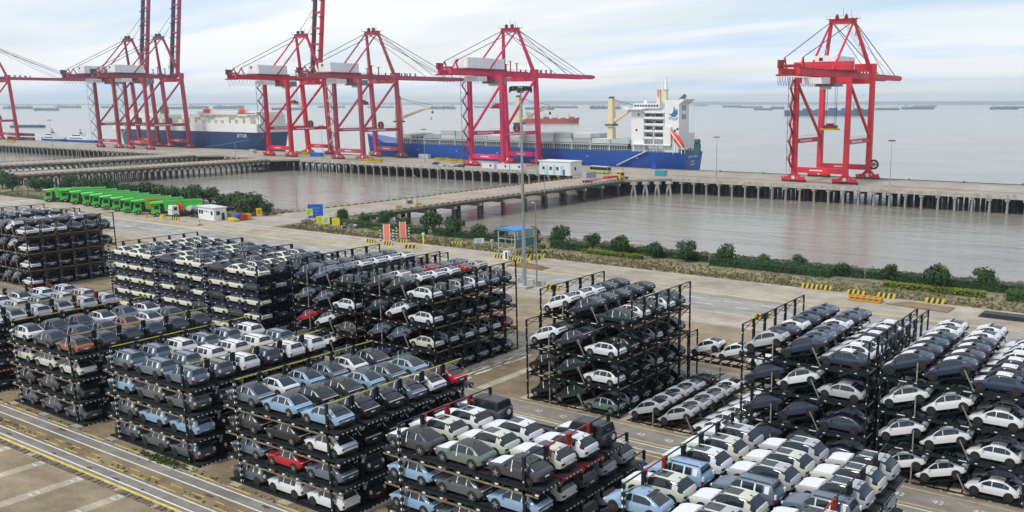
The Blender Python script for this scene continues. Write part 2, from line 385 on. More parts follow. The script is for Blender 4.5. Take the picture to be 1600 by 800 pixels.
pm = MB().m(M_CAP); pm.box((-.9, -.2, -2.5), (.9, 3, -1.1)); pm.m(M_PILE); pm.tube((0, .8, -2.5), (0, .8, -12), .52, .52, 8, False)
pm2 = pm.mesh('pile')
pb = MB(); nfront = 0
x = QX0 + 4
while x < QX1:
    if not (-661 < x < -600 or -560 < x < -515 or -290 < x < -226):
        inst('pile', pm2, quay, (x, QY0, 0)); nfront += 1
    pb.m(M_SHADEP).box((x-.7, QY0+3, -2.9), (x+.7, QY1-.5, -1.103))
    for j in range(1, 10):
        pb.m(M_SHADEP).tube((x + 1.7*(j % 2), QY0 + 5.6*j, -1.1), (x + 1.7*(j % 2), QY0 + 5.6*j, -12), .6, .6, 5, False)
    x += 7.0
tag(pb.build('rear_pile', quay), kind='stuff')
rb = MB().m(M_PILE)
for k in range(-62, 0):
    pass
def trestle(name, x0, x1, y0, y1, label, gap, k=2, z=0, pier_w=1.0):
    t = empty(name, ((x0+x1)/2, y0, 0), label=label, cat='bridge', group='trestle bridges out to the quay')
    hw = (x1 - x0)/2; L = y1 - y0
    b = MB().m(M_QUAY); b.box((-hw, 0, -.55), (hw, L, z)); b.build('deck', t)
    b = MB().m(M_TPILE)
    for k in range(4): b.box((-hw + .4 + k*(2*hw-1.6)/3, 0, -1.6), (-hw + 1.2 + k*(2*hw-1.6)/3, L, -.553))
    b.build('girder', t)
    for s in (-1, 1):
        b = MB(); n = int(L/1.6)
        for i in range(n): b.m(M_KERBY if i % 2 else M_KERBK).box((s*(hw-.45)-.14, i*1.6, z+.004), (s*(hw-.45)+.14, i*1.6+1.6, z+.32))
        b.build('kerb', t)
        b = MB().m(mat('rail_steel', (.35, .35, .33), .6))
        for i in range(int(L/4)): b.box((s*(hw-.12)-.05, i*4, z), (s*(hw-.12)+.05, i*4+.1, z+1.15))
        for hz in (.6, 1.1): b.box((s*(hw-.12)-.03, 0, z+hz), (s*(hw-.12)+.03, L, z+hz+.06))
        b.build('railing', t)
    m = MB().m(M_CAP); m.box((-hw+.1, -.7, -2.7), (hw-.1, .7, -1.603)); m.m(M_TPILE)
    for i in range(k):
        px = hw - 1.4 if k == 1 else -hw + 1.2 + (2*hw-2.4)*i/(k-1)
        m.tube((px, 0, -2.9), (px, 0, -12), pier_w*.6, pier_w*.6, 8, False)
    me = m.mesh('pier'); y = gap*.5; j = 0
    far = MB().m(M_TPILE).tube((-hw+1.4, 0, -2.7), (-hw+1.4, 0, -12), .5, .5, 8, False).mesh('pile')
    while y < L:
        inst('pier', me, t, (0, y, 0))
        if k == 1 and j % 3 == 0: inst('pile', far, t, (0, y, 0))
        y += gap; j += 1
    return t
trestle('trestle_bridge', -268.5, -241.5, 190, 376, 'wide concrete trestle bridge leaving the yard at the blue sign', 14.5, 3, pier_w=1.35)
trestle('trestle_bridge', -552, -526, 172, 380, 'concrete trestle bridge at the left, nearer of two parallel ones', 3.8, 1, pier_w=.72)
trestle('trestle_bridge', -650, -613, 172, 383, 'farther of the two parallel trestle bridges at the left edge', 3.8, 1, pier_w=.72)
sheet('road', -268, 172, -242, 190.02, .02, M_QUAY)
# raking legs where the right trestle widens onto the quay
rk = empty('raking_pier', (-240, 380, 0), label='raked concrete legs under the corner between right trestle and quay', cat='pier')
for i in range(4):
    px, py = 2 + 4.2*i, -2 + 4.4*i
    b = MB().m(M_PILE); b.tube((px, py, -2.2), (px-1.9, py-.4, -12), .55, .55, 8); b.tube((px+.4, py, -2.2), (px+2.3, py-.4, -12), .55, .55, 8)
    b.m(M_CAP); b.box((px-1.4, py-.8, -2.4), (px+1.8, py+1.2, -1.15)); b.build('raked_leg', rk)
# quay rails and bollards
b = MB().m(mat('rail_track', (.12, .11, .10), .6, .5))
for y in (411, 445): b.box((QX0, y-.08, 0), (QX1, y+.08, .09))
tag(b.build('crane_track'), kind='structure')
bo = MB().m(mat('bollard_black', (.03, .03, .03), .5)); bo.tube((0,0,0), (0,0,.7), .28, .28, 8); bo.tube((0,0,.7), (0,0,.95), .45, .45, 8)
bme = bo.mesh('bollard')
for k in range(14):
    x = -330 + 26*k
    o = inst('bollard', bme, None, (x, 449.2, 0)); tag(o, '%s black mooring bollard from the left on the outer quay edge' % ['first', 'second', 'third', 'fourth', 'fifth', 'sixth', 'seventh', 'eighth', 'ninth', 'tenth', 'eleventh', 'twelfth', 'thirteenth', 'last'][k], 'bollard', 'bollards along the quay edge')
# ================================================================== CARS
S = 1.14
M_PAINT = mat('car_paint', (.5, .5, .5), .32, .0, objcol=True, coat=.45, spec=.4)
M_GLASS = mat('car_glass', (.016, .026, .032), .05, spec=.6)
M_CLAD = mat('black_cladding', (.018, .018, .02), .6)
M_BROOF = mat('black_roof', (.016, .018, .022), .30, spec=.4)
M_TYRE = mat('tyre_rubber', (.015, .015, .016), .8)
M_RIM = mat('alloy_rim', (.42, .42, .43), .35, .7)
M_RIMD = mat('dark_rim', (.06, .06, .065), .4, .5)
M_FILM = mat('white_film', (.72, .75, .77), .4)
M_LAMPR = mat('tail_lamp_red', (.22, .01, .012), .25, coat=.5)
M_LAMPW = mat('head_lamp', (.6, .62, .65), .15, coat=.5)
M_PLATE = mat('plate_blank', (.8, .8, .8), .5)
KINDS = {
 # L, W, H, wb, hood profile, cabin (xA cowl, xB roof front, xC roof back, xD rear glass foot), belt, options
 'coupe_suv': dict(L=4.75, W=1.90, H=1.64, wb=2.86, xA=-1.15, xB=-.35, xC=1.05, xD=2.12, belt=1.04, hood=.95, roof='black', film='pillar', rear='bar', wr=.36),
 'box_suv':   dict(L=4.76, W=1.92, H=1.70, wb=2.82, xA=-1.00, xB=-.46, xC=1.95, xD=2.22, belt=1.10, hood=1.04, roof='body', film='box', rear='post', wr=.37, rails=True),
 'round_suv': dict(L=4.70, W=1.90, H=1.64, wb=2.80, xA=-1.15, xB=-.38, xC=1.20, xD=2.12, belt=1.05, hood=.97, roof='black', film='strip', rear='block', wr=.36),
 'round_suv_film': dict(L=4.78, W=1.92, H=1.64, wb=2.82, xA=-1.0, xB=-.30, xC=1.10, xD=2.14, belt=1.06, hood=.99, roof='black', film='strip', rear='block', wr=.37, hoodfilm=True),
 'big_suv':   dict(L=4.95, W=1.97, H=1.67, wb=2.86, xA=-.86, xB=-.22, xC=1.75, xD=2.30, belt=1.10, hood=1.05, roof='pano', film='dpillar', rear='block', wr=.37, hoodfilm=True, band=True, rails=True),
 'hatchback': dict(L=4.50, W=1.85, H=1.54, wb=2.78, xA=-1.20, xB=-.30, xC=.95, xD=2.05, belt=.98, hood=.86, roof='body', film=None, rear='spoiler', wr=.34),
 'hatchback_film': dict(L=4.50, W=1.85, H=1.54, wb=2.78, xA=-1.20, xB=-.30, xC=.95, xD=2.05, belt=.98, hood=.86, roof='film', film=None, rear='spoiler', wr=.34, hoodfilm=True),
 'crossover': dict(L=4.62, W=1.86, H=1.60, wb=2.76, xA=-1.12, xB=-.36, xC=1.15, xD=2.10, belt=1.02, hood=.94, roof='black', film='strip', rear='bar', wr=.35),
 'jeep':      dict(L=4.70, W=1.95, H=1.86, wb=2.90, xA=-1.05, xB=-.75, xC=2.02, xD=2.12, belt=1.18, hood=1.15, roof='black', film=None, rear='spare', wr=.40, hoodfilm=True, band=True),
}
def lerp(a, b, t): return a + (b-a)*t
def interp(pts, x):
    if x <= pts[0][0]: return pts[0][1]
    for (a, b), (c, d) in zip(pts, pts[1:]):
        if x <= c: return lerp(b, d, (x-a)/(c-a))
    return pts[-1][1]
def car_parts(k, low=False):
    q = KINDS[k]; L, W, H, wb = q['L'], q['W'], q['H'], q['wb']; hl = L/2; hw = W/2; belt = q['belt']; hd = q['hood']
    xA, xB, xC, xD = q['xA'], q['xB'], q['xC'], q['xD']
    top = [(-hl, hd-.42), (-hl+.05, hd-.26), (-hl+.16, hd-.13), (-hl+.5, hd-.04), (xA-.1, hd+.05), (xA+.15, belt-.02), (0, belt), (xD-.2, belt+.03), (xD+.02, belt+.0), (hl-.1, belt-.08), (hl-.03, belt-.2), (hl, belt-.34)]
    wid = [(-hl, .70), (-hl+.08, .83), (-hl+.3, .93), (-hl+.7, .985), (-1, 1), (1.4, 1), (hl-.5, .985), (hl-.15, .93), (hl, .82)]
    zb = [(-hl, .38), (-hl+.2, .27), (-.9, .24), (1.2, .24), (hl-.3, .32), (hl, .45)]
    xs = [-hl, -hl+.05, -hl+.16, -hl+.42, -1.75, xA-.1, xA+.15, -.3, .5, 1.2, 1.75, xD-.05, hl-.15, hl-.05, hl]
    if low: xs = [-hl, -hl+.16, xA, .5, xD, hl]
    xs = sorted(set(round(x, 3) for x in xs))
    rings = []
    for x in xs:
        t = interp(top, x); w = hw*interp(wid, x); z0 = interp(zb, x); zm = lerp(z0, t, .5)
        half = [(w*.80, z0), (w*.965, z0+.10), (w, zm), (w*.985, lerp(zm, t, .62)), (w*.93, t-.015), (w*.80, t+.018)]
        ring = [(x, y, z) for y, z in half] + [(x, 0, t+.035)] + [(x, -y, z) for y, z in reversed(half)]
        rings.append([(a*S, b*S, c*S) for a, b, c in ring])
    parts = {}
    b = MB().m(M_PAINT); b.loft(rings)
    # cladding: bottom sill faces
    mi = b.mats.index(M_PAINT); b.m(M_CLAD); ci = b.cur
    for i, f in enumerate(b.f):
        if len(f) == 4 and max(b.v[j][2] for j in f) < (.46 if q.get('band') or k == 'box_suv' else .40 if k[:5] != 'hatch' else .28)*S + .18: b.mi[i] = ci
    # cabin
    def zt(x):
        return interp([(xA, belt-.02), (lerp(xA, xB, .5), lerp(belt, H, .54)), (xB, H-.045), (xB+.35, H-.005), (lerp(xB, xC, .5), H), (xC, H-.06 if xD-xC > .5 else H-.02), (lerp(xC, xD, .5), lerp(belt, H, .50 if xD-xC > .5 else .62)), (xD, belt-.02)], x)
    ins = .22 if k != 'jeep' else .13
    def ys(z): return hw*.925 - ins*max(0, (z-belt))/(H-belt)
    cx_ = [xA, lerp(xA, xB, .5), xB, xB+.35, lerp(xB, xC, .5), xC, lerp(xC, xD, .5), xD]
    if low: cx_ = [xA, xB, xC, xD]
    rings = []
    for x in cx_:
        t = zt(x); yy = ys(t)
        half = [(hw*.925, belt-.06), (lerp(hw*.925, yy, .5), lerp(belt, t, .5)), (yy, max(belt-.05, t-.05)), (yy-.07, t-.008)]
        ring = [(x, y, z) for y, z in half] + [(x, 0, t+.012)] + [(x, -y, z) for y, z in reversed(half)]
        rings.append([(a*S, b_*S, c*S) for a, b_, c in ring])
    b.m(M_CLAD if k == 'jeep' else (M_GLASS if q.get('band') else M_PAINT)).loft(rings)
    # wheel arch discs
    for sx in (-wb/2, wb/2):
        for s in (-1, 1):
            b.m(M_CLAD).tube((sx*S, s*(hw-.25)*S, q['wr']*S+.03), (sx*S, s*(hw+.006)*S, q['wr']*S+.03), (q['wr']+.085)*S, None, 14 if not low else 8)
    # bumper pieces
    b.m(M_CLAD); b.box(((hl-.08)*S, -.72*hw*S, .36*S), ((hl+.015)*S, .72*hw*S, .60*S)); b.box(((-hl-.01)*S, -.6*hw*S, .32*S), ((-hl+.1)*S, .6*hw*S, .50*S))
    if q['rear'] == 'spoiler' : b.m(M_CLAD).box(((xC-.02)*S, -.60*S, (H-.03)*S), ((xC+.30)*S, .60*S, (H+.0)*S))
    if q.get('rails'):
        for s in (-1, 1): b.m(M_CLAD if k == 'box_suv' else M_FILM).box(((xB+.15)*S, s*(ys(H)-.13)*S-.025, (H-.01)*S), ((xC-.1)*S, s*(ys(H)-.13)*S+.025, (H+.04)*S))
    # shark fin
    b.m(M_CLAD).prism([((xC-.30)*S, (H-.03)*S), ((xC-.12)*S, (H-.03)*S), ((xC-.13)*S, (H+.055)*S)], 'y', -.03, .03)
    parts['body'] = [b]
    # glass ------------------------------------------------------------
    def top_patch(xa, xb, inset, m, lift=.012, n=3):
        g_ = MB().m(m); rows = []
        for i in range(n+1):
            x = lerp(xa, xb, i/n); t = zt(x); yy = ys(t)-inset
            rows.append([(x*S, -yy*S, (t+lift)*S), (x*S, 0, (t+lift+.016)*S), (x*S, yy*S, (t+lift)*S)])
        g_.loft(rows, close=False, caps=False); return g_
    parts['windscreen'] = [top_patch(lerp(xA, xB, .08), xB-.02, .10, M_GLASS)]
    parts['rear_window'] = [top_patch(xC+.03 if q['rear'] != 'spoiler' else xC+.30, lerp(xC, xD, .90 if xD-xC > .5 else .8), .13, M_GLASS)]
    if q['roof'] == 'black': parts['roof_panel'] = [top_patch(xB, xC, .045, M_BROOF, .008, 4)]
    if q['roof'] == 'film': parts['roof_film'] = [top_patch(xB, xC, .03, M_FILM, .008, 4)]
    if q.get('band') and k != 'jeep': parts['roof_panel'] = [top_patch(xB-.06, xC+.02, -.012, M_PAINT, .008, 4)]
    if q['roof'] == 'pano': parts['sunroof'] = [top_patch(xB+.12, xC-.85, .22, M_GLASS, .022, 4)]
    def pane(xa, xb, s, m=M_GLASS, off=.010, z0=None, z1=None, n=4):
        g_ = MB().m(m); lo = []; hi = []
        for i in range(n+1):
            x = lerp(xa, xb, i/n); zl = belt+.03 if z0 is None else z0; zh = min(zt(x)-.085, H-.11) if z1 is None else z1
            if zh < zl+.01: zh = zl+.01
            lo.append((x*S, s*(ys(zl)+off)*S, zl*S)); hi.append((x*S, s*(ys(zh)+off)*S, zh*S))
        g_.loft([lo, hi], close=False, caps=False); return g_
    cuts = {'coupe_suv': [(-.88, -.10), (.0, .82), (.92, 1.55)], 'box_suv': [(-.78, -.12), (-.02, .80), (.95, 1.42)], 'round_suv': [(-.86, -.08), (.0, .86), (.95, 1.5)],
            'round_suv_film': [(-.72, -.08), (.0, .86), (.95, 1.5)], 'big_suv': [(-.62, .28), (.30, 1.02), (1.04, 1.50)], 'hatchback': [(-.90, -.05), (.02, .95), (.97, 1.35)], 'hatchback_film': [(-.90, -.05), (.02, .95), (.97, 1.35)], 'crossover': [(-.86, -.08), (.0, .84), (.93, 1.48)], 'jeep': [(-.85, -.08), (.0, .85), (.95, 1.75)]}[k]
    parts['side_window'] = [pane(a, c, s) for s in (-1, 1) for a, c in cuts]
    def quadmb(pts): return MB().m(M_FILM).add(pts, [(0, 1, 2, 3)])
    fl = []
    for s in (-1, 1):
        if q['film'] == 'pillar':
            fl += [pane(a, c, s, M_FILM, .018, n=1) for a, c in ((-.095, -.005), (.825, .915))]
            fl.append(quadmb([((cuts[2][0]+.1)*S, s*(ys(H-.2)+.03)*S, (zt(.95)-.10)*S), ((cuts[2][0]+.42)*S, s*(ys(H-.2)+.03)*S, (zt(1.35)-.10)*S), (1.86*S, s*(ys(belt+.05)+.025)*S, (belt+.06)*S), (1.62*S, s*(ys(belt+.05)+.025)*S, (belt+.06)*S)]))
        if q['film'] == 'strip':
            fl.append(pane(-.07, .0, s, M_FILM, .02, z0=belt-.02, n=1))
            fl.append(quadmb([(-.06*S, s*(hw+.012)*S, (belt-.30)*S), (.06*S, s*(hw+.012)*S, (belt-.30)*S), (.06*S, s*(hw*.97)*S, (belt-.03)*S), (-.06*S, s*(hw*.97)*S, (belt-.03)*S)]))
            fl.append(pane(.86, .92, s, M_FILM, .02, n=1))
        if q['film'] == 'box':
            fl.append(MB().m(M_FILM).box(((hl-.13)*S, s*(hw*.78)*S-.10, (belt-.26)*S), ((hl-.0)*S, s*(hw*.78)*S+.10, (belt+.02)*S)))
            fl += [pane(a, c, s, M_FILM, .018, n=1) for a, c in ((-.115, -.03), (.81, .93), (1.55, 1.88))]
    if fl: parts['film_strip'] = fl
    if q['film'] == 'dpillar': parts['quarter_panel'] = [pane(1.46, 1.90, s, M_PAINT, .02, z0=belt+.02, n=1) for s in (-1, 1)]
    if q.get('band'):
        pass
    if q.get('hoodfilm'):
        g_ = MB().m(M_FILM); rows = []
        for x in (-hl+.20, -hl+.5, -1.6, xA-.05):
            t = interp(top, x); w = hw*interp(wid, x)
            rows.append([(x*S, -w*.84*S, (t+.028)*S), (x*S, 0, (t+.05)*S), (x*S, w*.84*S, (t+.028)*S)])
        g_.loft(rows, close=False, caps=False); parts['bonnet_film'] = [g_]
    # lamps
    tl = []
    if q['rear'] == 'bar':
        g_ = MB().m(M_CLAD).box(((hl-.09)*S, -.80*hw*S, (belt-.22)*S), ((hl+.004)*S, .80*hw*S, (belt-.16)*S)); g_.m(M_FILM).box(((hl-.12)*S, -.84*hw*S, (belt-.158)*S), ((hl-.02)*S, .84*hw*S, (belt-.10)*S)); g_.m(M_LAMPR).box(((hl-.07)*S, -.85*hw*S, (belt-.30)*S), ((hl-.01)*S, -.66*hw*S, (belt-.225)*S)); tl.append(g_)
    elif q['rear'] == 'post':
        for s in (-1, 1): tl.append(MB().m(M_LAMPR).box(((hl-.16)*S, s*hw*.86*S-.07, (belt-.46)*S), ((hl+.0)*S, s*hw*.86*S+.07, (belt-.24)*S)))
    elif q['rear'] == 'block':
        for s in (-1, 1): tl.append(MB().m(M_CLAD).box(((hl-.16)*S, s*hw*.76*S-.16, (belt-.38)*S), ((hl+.01)*S, s*hw*.76*S+.16, (belt-.24)*S)))
    else:
        for s in (-1, 1): tl.append(MB().m(M_LAMPR).box(((hl-.16)*S, s*hw*.76*S-.14, (belt-.28)*S), ((hl+.005)*S, s*hw*.76*S+.14, (belt-.20)*S)))
    parts['tail_lamp'] = tl
    parts['head_lamp'] = [MB().m(M_LAMPW).box(((-hl+.02)*S, s*hw*.72*S-.14, (hd-.30)*S), ((-hl+.22)*S, s*hw*.72*S+.14, (hd-.20)*S)) for s in (-1, 1)]
    parts['mirror'] = [MB().m(M_PAINT).box(((xA+.32)*S, s*(hw+.05)*S-.07, (belt-.02)*S), ((xA+.46)*S, s*(hw+.05)*S+.07, (belt+.12)*S)) for s in (-1, 1)]
    if q['rear'] == 'spare': parts['spare_wheel'] = [MB().m(M_TYRE).tube((hl*S-.02, 0, .98*S), (hl*S+.24, 0, .98*S), .37*S, None, 16).m(M_FILM).tube((hl*S+.24, 0, .98*S), (hl*S+.26, 0, .98*S), .24*S, None, 12)]
    # wheels
    def wheel(sx, s):
        g_ = MB().m(M_TYRE); r = q['wr']*S; y1 = s*(hw+.012)*S; y0 = s*(hw-.22)*S
        g_.tube((sx*S, y0, r), (sx*S, y1, r), r, None, 16)
        g_.m(M_CLAD).tube((sx*S, y1, r), (sx*S, y1+s*.012, r), r*.72, None, 12)
        g_.m(M_RIM if k in ('round_suv', 'round_suv_film', 'crossover', 'coupe_suv') else M_RIMD)
        for i in range(5):
            a = 6.283*i/5+.3
            c_, s_ = math.cos(a), math.sin(a); g_.beam((sx*S+.06*c_, y1+s*.02, r+.06*s_), (sx*S+r*.68*c_, y1+s*.02, r+r*.68*s_), .10, .02, up=(0, 1, 0))
        g_.tube((sx*S, y1+s*.01, r), (sx*S, y1+s*.035, r), r*.18, None, 8); return g_
    parts['wheel'] = [wheel(a, s) for a in (-wb/2, wb/2) for s in (-1, 1)]
    parts['number_plate'] = [MB().m(M_PLATE).box(((hl+.012)*S, -.22*S, .62*S), ((hl+.03)*S, .22*S, .72*S))]
    return parts
CATS = {'coupe_suv': 'coupe SUV', 'box_suv': 'boxy SUV', 'round_suv': 'SUV', 'round_suv_film': 'SUV', 'big_suv': 'large SUV', 'hatchback': 'hatchback', 'hatchback_film': 'hatchback', 'crossover': 'crossover', 'jeep': 'off-roader'}
CATN = {'coupe_suv': 'coupe_suv', 'box_suv': 'boxy_suv', 'round_suv': 'compact_suv', 'round_suv_film': 'compact_suv', 'big_suv': 'large_suv', 'hatchback': 'hatchback_car', 'hatchback_film': 'hatchback_car', 'crossover': 'crossover_car', 'jeep': 'off_roader'}
CARM = {}; CAR1 = {}; LOWM = {}
for k in KINDS:
    pr = car_parts(k); lst = []; allm = MB()
    for pn, bl in pr.items():
        for bb in bl:
            lst.append((pn, bb.mesh(pn, 38 if pn in ('body', 'roof_panel', 'rear_window', 'windscreen', 'bonnet_film') else None, recalc=pn not in ('windscreen', 'rear_window', 'side_window', 'roof_panel', 'roof_film', 'sunroof', 'bonnet_film', 'film_strip'))))
            if pn not in ('mirror', 'head_lamp'):
                o = len(allm.v); allm.v += bb.v
                for f, mi_ in zip(bb.f, bb.mi):
                    allm.m(bb.mats[mi_]); allm.f.append([i+o for i in f]); allm.mi.append(allm.cur)
    CARM[k] = lst; CAR1[k] = allm.mesh('car', 38, recalc=False)
    lp = car_parts(k, True); lm = MB()
    for pn in ('body', 'windscreen', 'rear_window', 'side_window', 'tail_lamp'):
        for bb in lp[pn]:
            o = len(lm.v); lm.v += bb.v
            for f, mi_ in zip(bb.f, bb.mi):
                lm.m(bb.mats[mi_]); lm.f.append([i+o for i in f]); lm.mi.append(lm.cur)
    LOWM[k] = lm
PAINTS = {'white': (.68, .70, .72), 'cream': (.56, .58, .50), 'silver': (.40, .42, .44), 'light blue': (.23, .36, .52), 'blue grey': (.105, .145, .19), 'grey': (.085, .097, .108), 'dark grey': (.030, .034, .040),
          'black': (.014, .015, .018), 'navy': (.030, .045, .078), 'red': (.42, .010, .022), 'orange': (.30, .105, .055), 'dark green': (.018, .040, .040), 'sage green': (.115, .165, .145), 'plum': (.050, .048, .066), 'teal': (.03, .10, .13), 'ivory': (.72, .73, .60)}
PROTO = {}
def put_car(kind, colour, loc, tilt, label, group, detail):
    rot = (0, -tilt, 0); c = PAINTS[colour]
    if detail == 1:
        o = inst(CATN[kind], CAR1[kind], None, loc, 0, c); o.rotation_euler = rot
        return tag(o, label, CATS[kind], group)
    if kind not in PROTO:
        r = empty(CATN[kind], loc, 0, label, CATS[kind], group)
        for pn, me in CARM[kind]: inst(pn, me, r)
        PROTO[kind] = reg(r); r.color = (*c, 1)
        for ch in r.children: ch.color = (*c, 1)
        r.rotation_euler = rot; return r
    return copy_tree(PROTO[kind], loc, rot, label, group, c)
stored = MB()
M_STORED = {n_: mat('stored_paint_' + n_.replace(' ', '_'), PAINTS[n_], .35, coat=.3) for n_ in ('dark grey', 'navy', 'grey', 'white', 'silver')}
def store_car(kind, colour, loc, tilt):
    lm = LOWM[kind]; o = len(stored.v); ct, st = math.cos(tilt), math.sin(tilt); colour = colour if colour in M_STORED else ('grey' if sum(PAINTS[colour]) < .6 else 'silver')
    for x, y, z in lm.v: stored.v.append((loc[0]+x*ct-z*st, loc[1]+y, loc[2]+x*st+z*ct))
    for f, mi_ in zip(lm.f, lm.mi):
        m_ = lm.mats[mi_]; stored.m(M_STORED[colour] if m_ is M_PAINT else m_); stored.f.append([i+o for i in f]); stored.mi.append(stored.cur)

# ================================================================== CAR RACKS
M_STEEL = mat('rack_steel', (.02, .03, .04), .5, .2, objcol=True, noise_s=1.1, noise_a=.35, spec=.4)
M_PLATEK = mat('rack_plate', (.026, .029, .034), .55, .2, noise_s=.8, noise_a=.4)
M_TAN = mat('rust_primer_rail', (.20, .155, .10), .75, noise_s=1.5, noise_a=.4)
M_RWHT = mat('reflective_white', (.72, .73, .72), .5)
M_RRED = mat('reflective_red', (.5, .04, .03), .5)
M_RYEL = mat('rack_yellow', (.50, .44, .06), .55)
STEELC = {'dark teal': (.010, .022, .027), 'black': (.010, .011, .013), 'navy blue': (.007, .017, .060), 'red': (.40, .035, .02), 'brown': (.05, .042, .04)}
RW = 2.76
def rack_flat(beamcol, x0=-2.0, x1=15.1, px=13.7, h=2.62, blue=False):
    P = []
    b = MB().m(M_STEEL)
    for y in (.06, RW-.06): b.box((x0, y-.07, -.10), (x1, y+.07, .12))
    x = x0+.1
    while x < x1: b.box((x-.05, .13, -.06), (x+.05, RW-.13, .05)); x += 1.0
    P.append(('deck_frame', b, True))
    for y in (.30, 1.82):
        b = MB().m(M_PLATEK if y < 1 else M_PLATEK); x = x0+.15
        while x < x1-1.6:
            b.box((x, y, .05), (x+1.85, y+.62, .085)); x += 1.95
        P.append(('wheel_track', b, False))
    b = MB().m(M_PLATEK); b.box((x1-1.5, .15, .086), (x1+.15, RW-.15, .11)); b.m(M_STEEL); b.box((x1+.0, .0, -.16), (x1+.2, RW, .085))
    b.m(M_RWHT)
    for i in range(5): b.box((x1+.2, .3+i*.5, -.10), (x1+.21, .48+i*.5, .03))
    if not blue: P.append(('end_lip', b, False))
    for y in (-.03, RW+.03):
        b = MB().m(M_TAN if not blue else M_STEEL); b.box((x0, y-.05, -.52), (x1, y+.05, -.38 if not blue else -.12)); b.m(M_STEEL)
        b.box((x0, y-.04, -.10), (x1, y+.04, .10))
        x = x0+.2; i = 0
        while x < x1-.3:
            b.m(M_STEEL).box((x, y-.045, -.38), (x+.26, y+.045, -.10))
            if i % 2 == 0: b.m(M_RWHT).box((x+.3, y-.06, -.31), (x+.62, y+.06, -.19))
            if i == 6: b.m(M_RRED).box((x+.85, y-.065, -.36), (x+1.1, y+.065, -.12))
            x += 1.02; i += 1
        P.append(('side_rail', b, False))
    for x in (0, px):
        for y in (.02, RW-.02):
            b = MB().m(M_STEEL); b.box((x-.13, y-.105, -.5), (x+.13, y+.105, h))
            b.m(M_RWHT)
            if (x == 0 and y < 1): 
                for i in range(4): b.box((x-.12, y-.12, .15+i*.62), (x+.03, y-.105, .38+i*.62)); b.box((x+.13, y-.08, .15+i*.62), (x+.142, y+.05, .38+i*.62))
            else:
                b.box((x-.06, y-.12, .5), (x+.05, y-.105, .62)); b.box((x+.13, y-.07, 1.5), (x+.142, y+.05, 1.66))
            P.append(('post', b, False))
    for x in (0, px):
        b = MB().m(M_STEEL if beamcol != 'yellow' else M_RYEL)
        b.box((x-.05, .12, h-.09), (x+.05, RW-.12, h))
        P.append(('top_beam', b, False))
    return P
def rack_incl(px=14.1, h=3.42):
    P = []
    b = MB().m(M_STEEL)
    for y in (.06, RW-.06): b.box((-.1, y-.08, -.34), (px+.1, y+.08, .05))
    x = .4
    while x < px: b.box((x-.06, .14, -.18), (x+.06, RW-.14, -.02)); x += 1.35
    P.append(('deck_frame', b, True))
    b = MB()
    for y in (-.033, RW+.033):
        x = .3; i = 0
        while x < px-.8:
            b.m(M_RWHT).box((x, y-.008 if y > 1 else y-.012, -.17), (x+(.8 if i % 4 == 1 else .25), y+.012 if y > 1 else y+.008, -.08)); x += 1.55; i += 1
    P.append(('rail_label', b, False))
    for xa in (.35, 4.45):
        b = MB().m(M_STEEL)
        for y in (.32, 1.84):
            b.beam((xa, y+.3, .06), (xa+4.25, y+.3, 1.42), .60, .07)
        for t in (.05, .35, .65, .95): b.beam((xa+4.25*t, .2, .02+1.36*t), (xa+4.25*t, RW-.2, .02+1.36*t), .10, .08)
        P.append(('ramp', b, False))
    for xa, xb, za_ in ((3.6, 3.6, 2.0), (9.05, 8.05, 1.95)):
        for y in (.0, RW): P.append(('strut', MB().m(mat('strut_grey', (.23, .22, .21), .6, noise_s=2, noise_a=.3)).beam((xa, y, 0), (xb, y, za_), .13, .10), False))
    b = MB().m(M_PLATEK)
    for y in (.30, 1.82): b.box((9.2, y, .03), (px-.1, y+.6, .07))
    P.append(('wheel_track', b, False))
    for x in (0, px):
        for y in (.02, RW-.02):
            b = MB().m(M_STEEL); b.box((x-.09, y-.09, -.22), (x+.09, y+.09, h)); b.m(M_RWHT)
            b.box((x-.06, y-.10, .3), (x+.03, y-.09, .48)); b.box((x-.06, y-.10, 2.3), (x+.03, y-.09, 2.45)); b.box((x+.09, y-.05, 1.2), (x+.10, y+.05, 1.4))
            P.append(('post', b, False))
        b = MB().m(M_STEEL); b.box((x-.06, .11, h-.10), (x+.06, RW-.11, h)); b.beam((x, .1, h-.9), (x, RW-.1, h-.15), .06); b.beam((x, RW-.1, h-.9), (x, .1, h-.15), .06)
        P.append(('end_brace', b, False))
        b = MB().m(M_TAN if x > 1 else M_STEEL); b.box((x-.05, .11, -.2), (x+.05, RW-.11, -.02)); b.m(M_STEEL).beam((x, .1, -.7), (x, RW-.1, -.2), .07)
        P.append(('end_beam', b, False))
    return P
RKM = {}
def rack_meshes(key, P): RKM[key] = [(n_, b.mesh(n_)) for n_, b, _ in P]
rack_meshes('flat_yellow', rack_flat('yellow')); rack_meshes('flat', rack_flat('same')); rack_meshes('incl', rack_incl())
rack_meshes('blue', rack_flat('same', -.1, 14.6, 14.5, 2.36, True)); rack_meshes('flat_low', rack_flat('same', h=1.9))
RPROTO = {}
def put_rack(key, colour, loc, label, group, cat='car rack'):
    c = STEELC[colour]
    if key not in RPROTO:
        r = empty('car_rack', loc, 0, label, cat, group)
        for pn, me in RKM[key]: inst(pn, me, r)
        r.color = (*c, 1)
        for ch in r.children: ch.color = (*c, 1)
        RPROTO[key] = reg(r); return r
    return copy_tree(RPROTO[key], loc, None, label, group, c)
